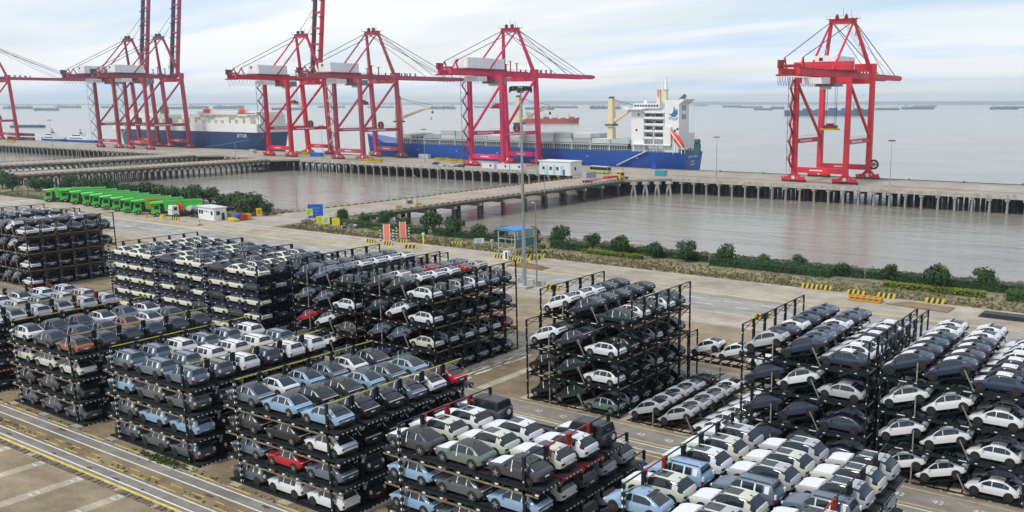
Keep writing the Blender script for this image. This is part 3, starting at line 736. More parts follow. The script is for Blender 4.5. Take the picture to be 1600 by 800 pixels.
# ================================================================== FILLING THE YARD
TIERW = {0: 'bottom', 1: 'second', 2: 'third', 3: 'top'}
ROWW = ['front', 'second', 'third', 'fourth', 'fifth', 'rear']
POSW = ['left', 'middle', 'right']
rc = random.Random(77)
def pick(pal): return rc.choice(pal)
def place(block, X0, Y0, rows, kindf, colf, group, racktype, rackcol, tierh, z0, carx, dy=3.02, vis=None, detail=2, ntmax=4, roww=None):
    """rows: tiers in each row from the lane; kindf/colf(tier,row,pos) -> kind/colour or None"""
    for r, nt_ in enumerate(rows):
        y = Y0 + r*dy
        for t in range(nt_):
            z = z0 + t*tierh; tw = 'top' if t == nt_-1 else TIERW[t] if t < 3 else 'fourth'
            rcol = rackcol(t, r, nt_) if callable(rackcol) else rackcol
            rt = racktype(t, r, nt_) if callable(racktype) else racktype
            if r == 0 or t == nt_-1 or (r == len(rows)-1 and (vis or 0) >= 5) or t >= rows[max(0, r-1)]:
                put_rack(rt, rcol, (X0, y, z), '%s car rack, %s tier, %s row, %s' % (rcol, tw, ROWW[r], block), group + ' racks')
            else: inner_rack(rt, rcol, (X0, y, z))
            for p, (cx0, cz0, tilt) in enumerate(carx):
                kd = kindf(t, r, p)
                if kd is None: continue
                c = colf(t, r, p)
                j = rc.uniform(-.12, .12)
                loc = (X0 + cx0 + j, y + RW/2 + rc.uniform(-.06, .06), z + cz0)
                seen = (r == 0) or (t == nt_-1) or (t >= 1 and t >= nt_-1) or (p == len(carx)-1 and (vis or 0) >= r) or (r+1 < len(rows) and rows[r+1] < nt_)
                if r > 0 and not seen and rows[r-1] <= t: seen = True
                if seen:
                    put_car(kd, c, loc, tilt, '%s %s, %s, %s tier, %s row, %s' % (c, CATS[kd], POSW[p], tw, ROWW[r], block), group, detail)
                else: store_car(kd, c, loc, tilt)
FLATX = [(-78.9, 0, 0)]
# body centre offset from the rack's front post (wheels measured): rear wheels at +2.15, +7.97, +13.8
wbh = 1.63
flat_pos = [(2.15 - wbh, .09, 0), (7.97 - wbh, .09, 0), (13.8 - wbh, .09, 0)]
TL = R(18)
def incl_c(xf, zf, tilt):   # front wheel contact to car origin
    return (xf + wbh*math.cos(tilt), zf + wbh*math.sin(tilt), tilt)
incl_pos = [incl_c(.98, .33, TL), incl_c(5.08, .33, TL), (9.52 + wbh, .08, 0)]
dark = ['black', 'dark grey', 'navy', 'grey', 'dark grey']
innerv = MB(); INC = {}
def inner_rack(key, colour, loc):
    INC.setdefault((key, colour), []).append(loc)
# ---- front blocks -------------------------------------------------
YF = 51.1
def fixed(tbl, default):
    def f(t, r, p): return tbl.get((t, r, p)) or default(t, r, p)
    return f
# L0 at the very left edge
place('front block at left edge', -147.4, YF, [4]*6, lambda t, r, p: 'box_suv' if (t == 3 and r > 3) or rc.random() < .5 else 'round_suv',
      lambda t, r, p: pick(['white', 'blue grey', 'white', 'silver']) if t == 3 else pick(dark + ['white']), 'cars in the front blocks', lambda t, r, n: 'flat_yellow' if r < 4 else 'flat', lambda t, r, n: 'red' if (t == 3 and r in (4,)) or (t == 1 and r == 0) else 'dark teal', 2.75, .12, flat_pos, vis=0)
# L1
tbl = {(3,0,0): 'white', (3,0,1): 'plum', (3,0,2): 'orange', (3,1,2): 'dark grey', (3,2,2): 'dark grey', (3,3,2): 'navy', (3,4,2): 'dark grey', (3,5,2): 'dark grey',
       (3,1,0): 'navy', (3,2,0): 'navy', (3,3,0): 'white', (3,4,0): 'blue grey', (3,5,0): 'white', (3,1,1): 'plum', (3,2,1): 'navy', (3,3,1): 'orange', (3,4,1): 'white', (3,5,1): 'navy',
       (2,0,0): 'cream', (2,0,1): 'cream', (2,0,2): 'cream', (1,0,0): 'dark grey', (1,0,1): 'plum', (1,0,2): 'dark grey', (0,0,0): 'grey', (0,0,1): 'grey', (0,0,2): 'grey'}
place('front block with orange car', -124.5, YF, [4]*6, lambda t, r, p: 'round_suv', fixed(tbl, lambda t, r, p: pick(dark)), 'cars in the front blocks', 'flat_yellow', 'dark teal', 2.75, .12, flat_pos, vis=2)
# L2
tbl = {(3,0,0): 'blue grey', (3,0,1): 'blue grey', (3,0,2): 'blue grey', (3,1,0): 'blue grey', (3,2,0): 'white', (3,3,0): 'blue grey', (3,4,0): 'blue grey', (3,5,0): 'white',
       (3,1,1): 'blue grey', (3,2,1): 'white', (3,3,1): 'white', (3,4,1): 'white', (3,5,1): 'blue grey', (3,1,2): 'grey', (3,2,2): 'white', (3,3,2): 'navy', (3,4,2): 'white', (3,5,2): 'white',
       (2,0,0): 'light blue', (2,0,1): 'grey', (2,0,2): 'grey', (1,0,0): 'grey', (1,0,1): 'light blue', (1,0,2): 'light blue', (0,0,0): 'grey', (0,0,1): 'grey', (0,0,2): 'grey'}
place('front block of boxy SUVs', -101.6, YF, [4]*6, lambda t, r, p: 'box_suv', fixed(tbl, lambda t, r, p: pick(dark)), 'cars in the front blocks', 'flat_yellow', 'dark teal', 2.75, .12, flat_pos, vis=2)
# L3
tbl = {(3,0,0): 'blue grey', (3,0,1): 'light blue', (3,0,2): 'light blue', (3,1,0): 'white', (3,2,0): 'light blue', (3,3,0): 'blue grey', (3,4,0): 'white', (3,5,0): 'dark grey',
       (3,1,1): 'black', (3,2,1): 'dark grey', (3,3,1): 'light blue', (3,4,1): 'blue grey', (3,5,1): 'light blue', (3,1,2): 'black', (3,2,2): 'black', (3,3,2): 'blue grey', (3,4,2): 'white', (3,5,2): 'red',
       (2,0,0): 'dark grey', (2,0,1): 'black', (2,0,2): 'white', (1,0,0): 'blue grey', (1,0,1): 'red', (1,0,2): 'blue grey', (0,0,0): 'grey', (0,0,1): 'white', (0,0,2): 'white'}
place('front block of blue SUVs', -78.9, YF, [4]*6, lambda t, r, p: 'box_suv' if t == 0 else ('box_suv' if (p == 2 and r == 1 and t < 2) else 'coupe_suv'), fixed(tbl, lambda t, r, p: pick(dark)), 'cars in the front blocks', 'flat_yellow', 'dark teal', 2.75, .12, flat_pos, vis=5)
# L4
tbl = {(3,0,0): 'plum', (3,0,1): 'sage green', (3,0,2): 'plum', (3,1,0): 'cream', (3,1,1): 'cream', (3,1,2): 'cream', (3,2,0): 'white', (3,2,1): 'white', (3,2,2): 'white', (3,3,0): 'grey', (3,3,2): 'dark grey',
       (2,0,0): 'light blue', (2,0,1): 'grey', (2,0,2): 'light blue', (1,0,0): 'light blue', (1,0,1): 'grey', (1,0,2): 'light blue', (2,1,2): 'cream', (2,2,2): 'grey', (2,3,2): 'silver', (1,1,2): 'grey', (1,2,2): 'grey', (0,0,0): 'light blue', (0,0,1): 'grey', (0,0,2): 'grey'}
def k4(t, r, p):
    if r >= 4 and t == 4 - (r - 3): return None
    if t == 3 and r == 3: return None if p == 1 else 'jeep'
    if t == 3 and r == 0: return 'round_suv_film'
    if r == 0: return 'coupe_suv'
    return 'big_suv'
place('bottom block with red frames', -55.9, YF, [4, 4, 4, 4, 3, 2], k4, fixed(tbl, lambda t, r, p: pick(['silver', 'grey', 'dark grey'])), 'cars in the front blocks', 'flat', lambda t, r, n: 'red' if (t == 3 and r in (1, 2)) else 'dark teal', 2.75, .12, flat_pos, vis=5)
# L5
tbl = {(3,0,0): 'light blue', (3,0,1): 'silver', (3,0,2): 'silver', (3,1,0): 'cream', (3,2,0): 'light blue', (3,3,0): 'white', (3,4,0): 'cream', (3,5,0): 'silver',
       (3,1,1): 'cream', (3,2,1): 'blue grey', (3,3,1): 'silver', (3,4,1): 'cream', (3,5,1): 'silver', (3,1,2): 'silver', (3,2,2): 'blue grey', (3,3,2): 'silver', (3,4,2): 'cream', (3,5,2): 'silver'}
place('bottom right front block', -33.0, YF, [4]*6, lambda t, r, p: ('hatchback' if r == 0 and p == 0 else 'box_suv' if (t == 3 and r == 2) else 'big_suv'), fixed(tbl, lambda t, r, p: pick(['silver', 'grey', 'cream'])), 'cars in the front blocks', 'flat', lambda t, r, n: 'red' if (t == 3 and r == 1) else 'dark teal', 2.75, .12, flat_pos, vis=5)
# ---- blocks behind the middle lane --------------------------------
YB = 87.5
BK = 'cars in the blocks behind'
place('far left brown block', -216.3, YB, [4]*6, lambda t, r, p: 'crossover', lambda t, r, p: ('white' if (p == 2 and r == 0) or (t == 3 and rc.random() < .45) else pick(['dark grey', 'navy', 'grey', 'silver'] if r == 0 else dark)), BK, 'incl', 'brown', 3.53, .12, incl_pos, vis=5, detail=1)
place('block cut by left edge', -232.6, YB, [4]*6, lambda t, r, p: 'crossover', lambda t, r, p: pick(['silver', 'navy', 'dark grey', 'white']), BK, 'incl', 'black', 3.53, .12, incl_pos, vis=0, detail=1)
bpos = [(2.6, .09, 0), (7.3, .09, 0), (12.0, .09, 0)]
for i_, (bx, bn) in enumerate(((-170.8, 'left third of blue block'), (-155.9, 'middle third of blue block'), (-141.0, 'right third of blue block'))):
    def cb(t, r, p):
        if t == 4: return ('ivory' if (r == 0 and p != 0) or rc.random() < (.8 if i_ == 0 else .4) else pick(['navy', 'dark grey', 'blue grey']))
        if r == 0: return 'ivory' if (p + t + i_) % 3 != 1 or (i_ == 0) else pick(['dark grey', 'black'])
        return pick(['ivory', 'dark grey', 'silver'])
    place(bn, bx, YB, [5]*6, lambda t, r, p: 'hatchback' if (t + r + p) % 3 else 'crossover', cb, BK, 'blue', 'navy blue', 2.42, .12, bpos, vis=2 if i_ == 2 else -1, detail=1)
def cdark(t, r, p): return pick(['white', 'dark green', 'navy', 'plum', 'blue grey', 'dark grey', 'navy'])
tbl = {(3,0,0): 'navy', (3,0,1): 'blue grey', (3,0,2): 'black', (2,0,0): 'blue grey', (2,0,1): 'blue grey', (2,0,2): 'white', (1,0,0): 'red', (1,0,1): 'white', (1,0,2): 'grey'}
for r_ in range(1, 6): tbl[(3, r_, 0)] = pick(['navy', 'blue grey', 'navy']); tbl[(3, r_, 1)] = 'white' if r_ > 1 else 'blue grey'; tbl[(3, r_, 2)] = pick(['dark green', 'black', 'navy'])
place('central dark block, left half', -117.7, YB, [4]*6, lambda t, r, p: 'crossover', fixed(tbl, cdark), BK, 'incl', 'black', 3.53, .12, incl_pos, vis=0, detail=2)
tbl = {(3,0,0): 'plum', (3,0,1): 'dark green', (3,0,2): 'white', (2,0,0): 'dark green', (2,0,1): 'white', (2,0,2): 'white', (1,0,0): 'blue grey', (1,0,1): 'blue grey', (1,0,2): 'cream', (3,3,0): 'red', (3,1,0): 'white', (3,2,0): 'navy', (3,4,0): 'blue grey', (3,5,0): 'blue grey',
       (3,1,1): 'white', (3,2,1): 'white', (3,3,1): 'white', (3,4,1): 'red', (3,5,1): 'silver', (3,1,2): 'dark green', (3,2,2): 'silver', (3,3,2): 'white', (3,4,2): 'blue grey', (3,5,2): 'navy', (1,5,2): 'red'}
place('central dark block, right half', -101.8, YB, [4]*6, lambda t, r, p: 'crossover', fixed(tbl, cdark), BK, 'incl', 'black', 3.53, .12, incl_pos, vis=5, detail=2)
tbl = {(2,0,0): 'white', (2,0,1): 'plum', (2,0,2): 'white', (1,0,0): 'black', (1,0,1): 'dark green', (1,0,2): 'white', (0,0,0): 'black', (0,0,1): 'dark green', (0,0,2): 'sage green',
       (3,1,0): 'white', (3,2,0): 'white', (3,3,0): 'white', (3,4,0): 'dark green', (3,5,0): 'dark green', (3,1,1): 'plum', (3,2,1): 'dark grey', (3,3,1): 'dark grey', (3,4,1): 'dark green', (3,5,1): 'dark grey',
       (3,1,2): 'dark green', (3,2,2): 'white', (3,3,2): 'dark green', (3,4,2): 'white', (3,5,2): 'navy', (0,1,2): 'white', (2,1,2): 'dark green', (1,1,2): 'dark green', (2,3,2): 'white', (1,3,2): 'white'}
place('block beside empty bay', -71.3, YB, [3, 4, 4, 4, 4, 4], lambda t, r, p: 'crossover', fixed(tbl, lambda t, r, p: pick(['dark green', 'dark grey', 'plum'])), BK, 'incl', 'black', 3.53, .12, incl_pos, vis=5, detail=2)
# low block: one tier with silver hatchbacks, and two tiers at its far end
place('low block of silver cars', -55.9, YB, [1, 1, 1, 1, 1], lambda t, r, p: 'hatchback', lambda t, r, p: 'black' if r == 4 and p == 0 else ('white' if p == 2 else 'silver'), BK, 'incl_open', 'black', 3.53, .12, incl_pos, vis=5, detail=2) if 0 else None
def low_rack():
    P = [x for x in rack_incl() if x[0] not in ('post', 'end_brace')]
    return P
rack_meshes('incl_open', low_rack())
place('low block of silver cars', -55.9, YB, [1]*5, lambda t, r, p: 'hatchback', lambda t, r, p: 'black' if r == 4 and p == 0 else ('white' if p == 2 or r > 3 else 'silver'), BK, 'incl_open', 'black', 3.53, .12, incl_pos, vis=5, detail=2)
put_rack('incl', 'black', (-57.0, 104.5, .12), 'black steel car rack, lower of the two standing behind the low block', BK + ' racks')
rr_ = put_rack('incl', 'black', (-57.0, 104.5, 3.65), 'black steel car rack, upper of the two standing behind the low block', BK + ' racks')
for p_, (a_, b_, t_) in enumerate(incl_pos): put_car('hatchback', 'white', (-57.0 + a_, 104.5 + RW/2, 3.65 + b_), t_, 'white hatchback, %s of the three raised behind the low block' % POSW[p_], BK, 2)
tbl = {(3,0,0): 'silver', (3,0,1): 'navy', (3,0,2): 'navy', (2,0,0): 'navy', (2,0,1): 'white', (2,0,2): 'silver', (1,0,0): 'navy', (1,0,1): 'navy', (1,0,2): 'navy', (0,0,0): 'navy', (0,0,1): 'grey', (0,0,2): 'navy',
       (3,1,0): 'navy', (3,2,0): 'white', (3,3,0): 'navy', (3,4,0): 'navy', (3,5,0): 'blue grey', (3,1,1): 'blue grey', (3,2,1): 'blue grey', (3,3,1): 'white', (3,4,1): 'navy', (3,5,1): 'blue grey', (3,1,2): 'white', (3,2,2): 'white', (3,3,2): 'navy', (3,4,2): 'navy', (3,5,2): 'white'}
place('tall right navy block', -40.9, YB, [4]*6, lambda t, r, p: 'hatchback_film' if (p == 2 and (t == 3 or t == 2)) else 'hatchback', fixed(tbl, lambda t, r, p: pick(['navy', 'navy', 'white', 'silver'])), BK, 'incl', 'dark teal', 3.53, .12, incl_pos, vis=0, detail=2)
tbl = {(3,0,0): 'navy', (3,0,1): 'navy', (3,0,2): 'navy', (3,5,0): 'white', (3,5,1): 'white', (3,4,0): 'white', (3,4,1): 'white'}
place('far right white block', -25.5, YB, [4]*6, lambda t, r, p: 'hatchback_film' if t == 3 else 'hatchback', fixed(tbl, lambda t, r, p: 'white' if t < 3 or (p == 2 and r > 2) else 'navy'), BK, 'incl', 'dark teal', 3.53, .12, incl_pos, vis=0, detail=2)
place('block past right edge', -10.1, YB, [4]*3, lambda t, r, p: 'hatchback', lambda t, r, p: pick(['navy', 'white']), BK, 'incl', 'dark teal', 3.53, .12, incl_pos, vis=-1, detail=1)
so_ = stored.mesh('stored_cars', 38, recalc=False)
tag(inst('stored_cars', so_), 'shaded cars packed deep inside the stacked racks, mostly hidden', 'parked cars', kind='stuff')

# racks walled in by the others: one joined object per colour of steel
def join_inner():
    tot = MB()
    for (key, colour), locs in INC.items():
        ms = mat('inner_steel_' + colour.replace(' ', '_'), STEELC[colour], .5, .2)
        for pn, me in RKM[key]:
            vs = [v.co.copy() for v in me.vertices]; ps = [(tuple(p.vertices), me.materials[p.material_index]) for p in me.polygons]
            if pn in ('wheel_track', 'rail_label', 'ramp') or True:
                for (lx, ly, lz) in locs:
                    o = len(tot.v); tot.v += [(v.x+lx, v.y+ly, v.z+lz) for v in vs]
                    for f, m_ in ps: tot.m(ms if m_ is M_STEEL else m_); tot.f.append([i+o for i in f]); tot.mi.append(tot.cur)
    me = tot.mesh('inner_racks', recalc=False)
    tag(inst('inner_racks', me), 'dark steel racks standing walled in inside the blocks', 'car racks', kind='stuff')
join_inner()
# ================================================================== SHIP TO SHORE CRANES
def crane(name, X0, sx, zg, za, col, label, boom_up=False, y_back=-34, y_front=109, faded=.25, kind6=False, coldark=None):
    M = mat('crane_paint_%d' % int(-X0), col, .5, noise_s=.10, noise_a=faded, aniso=(1, 1, .4))
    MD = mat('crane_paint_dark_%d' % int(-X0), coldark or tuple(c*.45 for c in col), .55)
    MH = mat('machinery_white', (.84, .85, .86), .55, noise_s=.5, noise_a=.12, aniso=(1, 1, .12))
    MG = mat('crane_grey', (.22, .23, .25), .6); MK = mat('crane_cable', (.02, .02, .03), .6); MS = mat('crane_sign_white', (.8, .8, .8), .6)
    MLB = mat('catwalk_grey', (.40, .38, .40), .6)
    T = empty('ship_to_shore_crane', (X0, 411, 0), label=label, cat='harbour crane', group='red ship to shore cranes on the quay')
    g = 34.0; tl = 0 if kind6 else 2.2; yt = g - tl; mid = sx/2
    # legs
    for x in (0, sx):
        b = MB().m(M); b.beam((x, 0, 3.4), (x, 0, zg), 2.3, 2.5, 2.0, 2.2, up=(0, 1, 0)); b.build('leg', T)
        b = MB().m(M); b.beam((x, g, 3.4), (x, yt, zg), 2.5, 2.7, 2.2, 2.4, up=(0, 1, 0)); b.build('leg', T)
    for y in (0, g):
        b = MB().m(M); b.box((1.0, y-.95, 4.6), (sx-1.0, y+.95, 7.2)); b.m(MS)
        for i in range(6): b.box((sx*.32+i*1.1, y-.98, 5.6), (sx*.32+i*1.1+.75, y-.95, 6.3))
        b.build('sill_beam', T)
        b = MB().m(M); yy = 0 if y == 0 else yt; b.box((1.0, yy-.9, zg-2.6), (sx-1.0, yy+.9, zg-.01)); b.build('cross_beam', T)
    for x in (0, sx):
        b = MB().m(M); b.box((x-.75, 1.1, 18.4), (x+.75, yt-.6+.3, 20.6))
        b.m(MS)
        if x == 0 or True:
            for i in range(9): b.box((x-.78, 5+i*1.7, 19), (x-.75, 5+i*1.7+1.1, 20)) if x else None
            for i in range(9): b.box((x+.75, 5+i*1.7, 19), (x+.78, 5+i*1.7+1.1, 20))
        b.build('portal_beam', T)
        b = MB().m(MD); 
        for yy in [2+i*4 for i in range(8)]: b.box((x-.75, yy-.04, 20.6), (x-.69, yy+.04, 21.7))
        b.box((x-.75, 2, 21.6), (x-.69, yt-2, 21.7)); b.build('handrail', T)
        b = MB().m(M)
        if kind6: b.beam((x, 1.0, zg-3), (x, yt-1, 21), 1.1)
        else: b.beam((x, 1.0, 20.6), (x, yt-.9, zg-2), 1.15)
        b.build('diagonal_brace', T)
    # girders
    for s in (-1, 1):
        x = mid + s*4.2
        b = MB().m(M); b.box((x-.75, y_back, zg+.01), (x+.75, yt+2.5, zg+3.0)); b.build('trolley_girder', T)
        b = MB().m(MD); b.box((x+s*.8-.5*(s < 0), y_back, zg+3.0), (x+s*.8+.5*(s > 0), yt+2, zg+3.1))
        y = y_back
        while y < yt+2: b.box((x+s*1.2-.04, y-.04, zg+3.1), (x+s*1.2+.04, y+.04, zg+4.2)); y += 3
        b.box((x+s*1.2-.04, y_back, zg+4.1), (x+s*1.2+.04, yt+2, zg+4.2)); b.build('walkway', T)
    hinge = Vector((mid, yt+3, zg+1.5)); L = y_front - yt - 3; ang = R(83) if boom_up else 0
    bm = empty('boom', tuple(hinge)); bm.parent = T; bm.rotation_euler = (ang, 0, 0)
    for s in (-1, 1):
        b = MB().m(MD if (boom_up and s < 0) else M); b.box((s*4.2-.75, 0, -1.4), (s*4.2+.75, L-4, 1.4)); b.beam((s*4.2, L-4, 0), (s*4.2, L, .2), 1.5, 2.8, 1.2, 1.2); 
        if boom_up:
            for k in range(6): b.m(MD).box((s*4.2-1.6, 8+k*12, -.3), (s*4.2+1.6, 8.6+k*12, 2.2))
        else:
            for k in range(5): b.m(MD).box((s*4.2-.4, 3+k*5, 1.4), (s*4.2+.4, 3.7+k*5, 3.4))
        b.build('boom_girder', bm)
    for k in range(7):
        b = MB().m(M); b.box((-3.44, 2+k*(L-6)/6, -1), (3.44, 3+k*(L-6)/6, 1)); b.build('boom_tie', bm)
    # apex frame
    ya = 24.0; xl, xr = mid-5.6, mid+5.6
    for x, xa in ((0, xl), (sx, xr)):
        b = MB().m(M); b.beam((x, yt, zg), (xa, ya, za), 1.8, 1.7, 1.3, 1.3, up=(0, 1, 0)); b.build('apex_leg', T)
        b = MB().m(M); b.tube((xa, -3, zg+3.0), (xa, ya-.3, za-.3), .62, .5, 8); b.build('apex_backstay', T)
        b = MB().m(M); b.box((x-1.3 if x else -1.3, yt-1.6, zg), (x+1.3, yt+1.6, zg+4.5)); b.build('leg_head', T)
    b = MB().m(M); b.box((xl-1, ya-1, za-1.6), (xr+1, ya+1, za+.7)); b.build('apex_beam', T)
    b = MB().m(MD); b.box((xl-2, ya-2.2, za+.7), (xr+2, ya+2.2, za+.85))
    for x in (mid-3, mid+1.6): b.tube((x-.3, ya, za+2), (x+.3, ya, za+2), 1.25, None, 12); b.box((x-.8, ya-.6, za+.85), (x+.8, ya+.6, za+2))
    for x in (xl-2, xr+2): 
        for y in (ya-2.2, ya+2.2): b.box((x-.05, y-.05, za+.85), (x+.05, y+.05, za+2.2))
    b.beam((xl-2, ya-2.2, za+2.2), (xr+2, ya-2.2, za+2.2), .09); b.beam((mid, ya, za), (mid, ya, za+6), .12); b.beam((mid+4, ya, za), (mid+4, ya, za+5), .12)
    b.build('sheave_platform', T)
    for x in (mid-4.2, mid+4.2):
        xa = xl if x < mid else xr
        b = MB().m(M); b.beam((x, y_back+2, zg+3), (x, y_back+5, zg+7.5), .6); b.beam((x, y_back+7, zg+3), (x, y_back+5, zg+7.5), .6); b.build('stay_bracket', T)
        b = MB().m(MK); b.tube((x, y_back+5, zg+7.5), (xa, ya-.6, za-.4), .2, None, 5); b.build('backstay_cable', T)
        if not boom_up:
            tipz = zg+3.0
            for yy, r in ((y_front-12, .22), (y_front-32, .16)):
                b = MB().m(MK); b.tube((xa, ya+.6, za-.4), (x, yy, tipz), r, None, 5); b.build('forestay_cable', T)
            b = MB().m(mat('hoist_rope_teal', (.12, .22, .25), .6))
            for k in range(2): b.tube((mid-1+k*1.5, ya+1, za), (x-.5+k*.6, y_front-17-3*k, tipz), .08, None, 4)
            b.build('hoist_rope', T)
        else:
            b = MB().m(MK); b.tube((xa, ya+.6, za-.4), (x, yt+8, za+20), .15, None, 5); b.tube((x, yt+1, zg+8), (x, yt+9, za+24), .12, None, 5); b.build('forestay_cable', T)
    if kind6:
        for yy in (0, yt):
            b = MB().m(M); b.box((-1.4, yy-1.2, zg+3.2), (sx+1.4, yy+1.2, zg+7.0)); b.build('upper_beam', T)
    # machinery house
    h0, h1 = (2, 27) if kind6 else ((-21, 11) if X0 > -400 else (-17, 6))
    hz = zg+3.9; b = MB().m(MH); b.box((mid-5.8, h0, hz), (mid+5.8, h1, hz+5.9)); 
    k = h0
    while k < h1: b.box((mid-5.86, k, hz+.1), (mid-5.8, k+.12, hz+5.8)); k += 1.5
    k = mid-5.6
    while k < mid+5.8: b.box((k, h0-.06, hz+.1), (k+.12, h0, hz+5.8)); k += 1.5
    mh = b.build('machinery_house', T)
    b = MB().m(MD); b.box((mid-6.5, h0-1, hz-.8), (mid+6.5, h1+1, hz-.003)); b.build('house_base', T)
    b = MB().m(MK); b.box((mid-5.95, h0+4, hz+4.2), (mid-5.87, h0+5.4, hz+5.6)); b.box((mid-3, h0-.12, hz+3.6), (mid-1.2, h0-.07, hz+5)); b.build('vent', mh)
    LB = mat('logo_blue', (.04, .07, .25), .5)
    b = MB().m(LB)   # swoosh mark and four glyph shapes on both visible sides
    for (ox, ax) in ((h1-11.5, 'y'),):
        x = mid-5.95
        b.add([(x, ox+3, hz+2.4), (x, ox+.6, hz+2.0), (x, ox-1.2, hz+3.4), (x, ox+.2, hz+4.6), (x, ox+.1, hz+3.2), (x, ox+1.6, hz+2.7)], [(0, 1, 2, 3, 4, 5)])
        b.box((x-.02, ox+.6, hz+3.6), (x, ox+1.4, hz+4.6))
        for i in range(4):
            yy = ox+3.6+i*1.55
            b.box((x-.02, yy, hz+4.1), (x, yy+1.15, hz+4.35)); b.box((x-.02, yy+.45, hz+3.0), (x, yy+.7, hz+4.6)); b.box((x-.02, yy+.05, hz+3.0), (x, yy+1.1, hz+3.2)); b.box((x-.02, yy+.1, hz+3.5), (x, yy+1.05, hz+3.68))
    b.build('logo', mh)
    b = MB().m(MS)
    for (x_, y_) in ((mid-5.8, h0), (mid-5.8, h1), (mid+5.8, h0), (mid+5.8, h1)): b.box((x_-.05, y_-.05, hz+5.9), (x_+.05, y_+.05, hz+6.9))
    b.box((mid-5.83, h0, hz+6.8), (mid-5.77, h1, hz+6.9)); b.beam((mid-4, h0+8, hz+5.9), (mid-4, h0+8, hz+10), .15); b.beam((mid-4, h0+12, hz+5.9), (mid-4, h0+12, hz+10), .15); b.build('roof_rail', mh)
    # ends, festoon and trolley
    b = MB().m(MD); b.box((mid-5.4, y_back-1.5, zg-.4), (mid+5.4, y_back+1.2, zg+.3)); b.box((mid-5.2, y_back, zg+3.1), (mid+5.2, y_back+1, zg+4.4)); b.box((mid-5, y_back-1, zg+3), (mid-3.6, y_back+3, zg+6.4)); b.build('end_platform', T)
    b = MB().m(MK)
    y = y_back+1
    while y < -2.5+ (14 if not kind6 else 22):
        pts = [(mid-5.6, y + 2.4*j/6, zg-.2-4.2*math.sin(math.pi*j/6)**.7) for j in range(7)]; b.path(pts, .09, 4); y += 2.9
    b.build('festoon_cable', T)
    b = MB().m(MH); b.box((mid-4.5, 8, zg-5.5), (mid-.5, 13, zg-4.2)); b.build('operator_cab', T); b = MB().m(MH); b.box((mid-5.4, -12, zg-3.2), (mid+5, -4, zg-.4)); b.build('electric_room', T); b = MB().m(MG); b.box((mid-4.8, 3, zg-4.2), (mid+4.8, 14, zg-.6))
    b.build('trolley', T)
    # stairs on the left landside leg
    b = MB().m(MLB if faded < .25 or X0 < -700 else MD); n = 10; dz = (zg-8)/n
    for k in range(n):
        z = 7+k*dz; ya_, yb_ = (-5.4, -1.4) if k % 2 else (-1.4, -5.4)
        b.beam((-.9, ya_, z), (-.9, yb_, z+dz), .9, .28); b.box((-1.8, yb_-1.0, z+dz-.1), (0, yb_+1.0, z+dz+.05)); b.box((-1.7, yb_-.9, z+dz+1.0), (-1.6, yb_+.9, z+dz+1.1)); b.box((-1.1, -1.6, z+dz-.35), (0, -.9, z+dz-.1))
        b.beam((-1.4, ya_, z+1.1), (-1.4, yb_, z+dz+1.1), .10)
        b.box((-1.75, -5.6, z+dz-.1), (-1.6, -5.45, z+dz+1.1))
    b.beam((-1.7, -5.9, 5), (-1.7, -5.9, zg-1), .16); b.beam((-1.7, -1.6, 5), (-1.7, -1.6, zg-1), .14)
    b.build('stair_tower', T)
    # small fittings on the girder
    b = MB().m(MD)
    for y, hh in ((14, 4), (18, 6), (24, 5)): b.box((mid+4, y, zg+3), (mid+4.5, y+.5, zg+3+hh)); b.box((mid+3, y-.8, zg+3+hh), (mid+5.2, y+1.4, zg+3.2+hh)); b.beam((mid+5, y-.6, zg+3), (mid+3.4, y+1, zg+3+hh), .2)
    b.build('winch_frame', T)
    # apex stairs
    b = MB().m(M)
    for k in range(5):
        t = (k+.5)/5; px = lerp(sx, xr, t); py = lerp(yt, ya, t); pz = lerp(zg+4, za, t)
        b.box((px-2.6, py-1.0, pz), (px+.2, py+1.0, pz+.2)); b.box((px-2.6, py-1.0, pz+1.1), (px-2.5, py+1.0, pz+1.2)); b.beam((px-2.2, py, pz), (px-1.6, py-1.6, pz+4), .35, .15)
    b.build('apex_stair', T)
    # bogies
    MW = mat('bogie_dark', (.06, .05, .05), .7)
    bm_ = MB().m(M)
    bm_.prism([(-3.3, 2.5), (3.3, 2.5), (1.5, 4.2), (-1.5, 4.2)], 'y', -.9, .9); bm_.box((-4.9, -.4, 1.0), (-4.2, .4, 2.6)); bm_.box((4.2, -.4, 1.0), (4.9, .4, 2.6))
    bm2 = MB().m(M)
    for s in (-1, 1): bm2.prism([(s*3.4-2.7, .9), (s*3.4+2.7, .9), (s*3.4+1.0, 2.5), (s*3.4-1.0, 2.5)], 'y', -1.0, 1.0); bm2.box((s*3.4-2.6, -1.3, 1.3), (s*3.4-1.7, -1.0, 2.6)); bm2.box((s*3.4+1.5, -1.3, 1.3), (s*3.4+2.4, -1.0, 2.9))
    bm2.m(mat('bogie_white', (.7, .7, .7), .6)); bm2.box((-.8, -1.05, 1.4), (.8, 1.05, 3.0))
    bw = MB().m(MW)
    for i in range(9): x = -5.6+i*1.4; bw.tube((x, -.45, .62), (x, .45, .62), .58, None, 10)
    me1, me2, me3 = bm_.mesh('equaliser'), bm2.mesh('bogie'), bw.mesh('wheel_set')
    for x in (0, sx):
        for y in (0, g): 
            e_ = inst('equaliser', me1, T, (x, y, 0)); inst('bogie', me2, e_, (0, 0, 0)); inst('wheel_set', me3, e_, (0, 0, 0))
    # cable reel
    rx, rz, ry = (sx+2.6, 7.4, g) if kind6 else (mid+1, 22.2, yt-5)
    b = MB().m(mat('reel_dark', (.10, .05, .05), .6))
    n = 20; ro, ri = (2.5, 1.6) if kind6 else (2.6, 1.6)
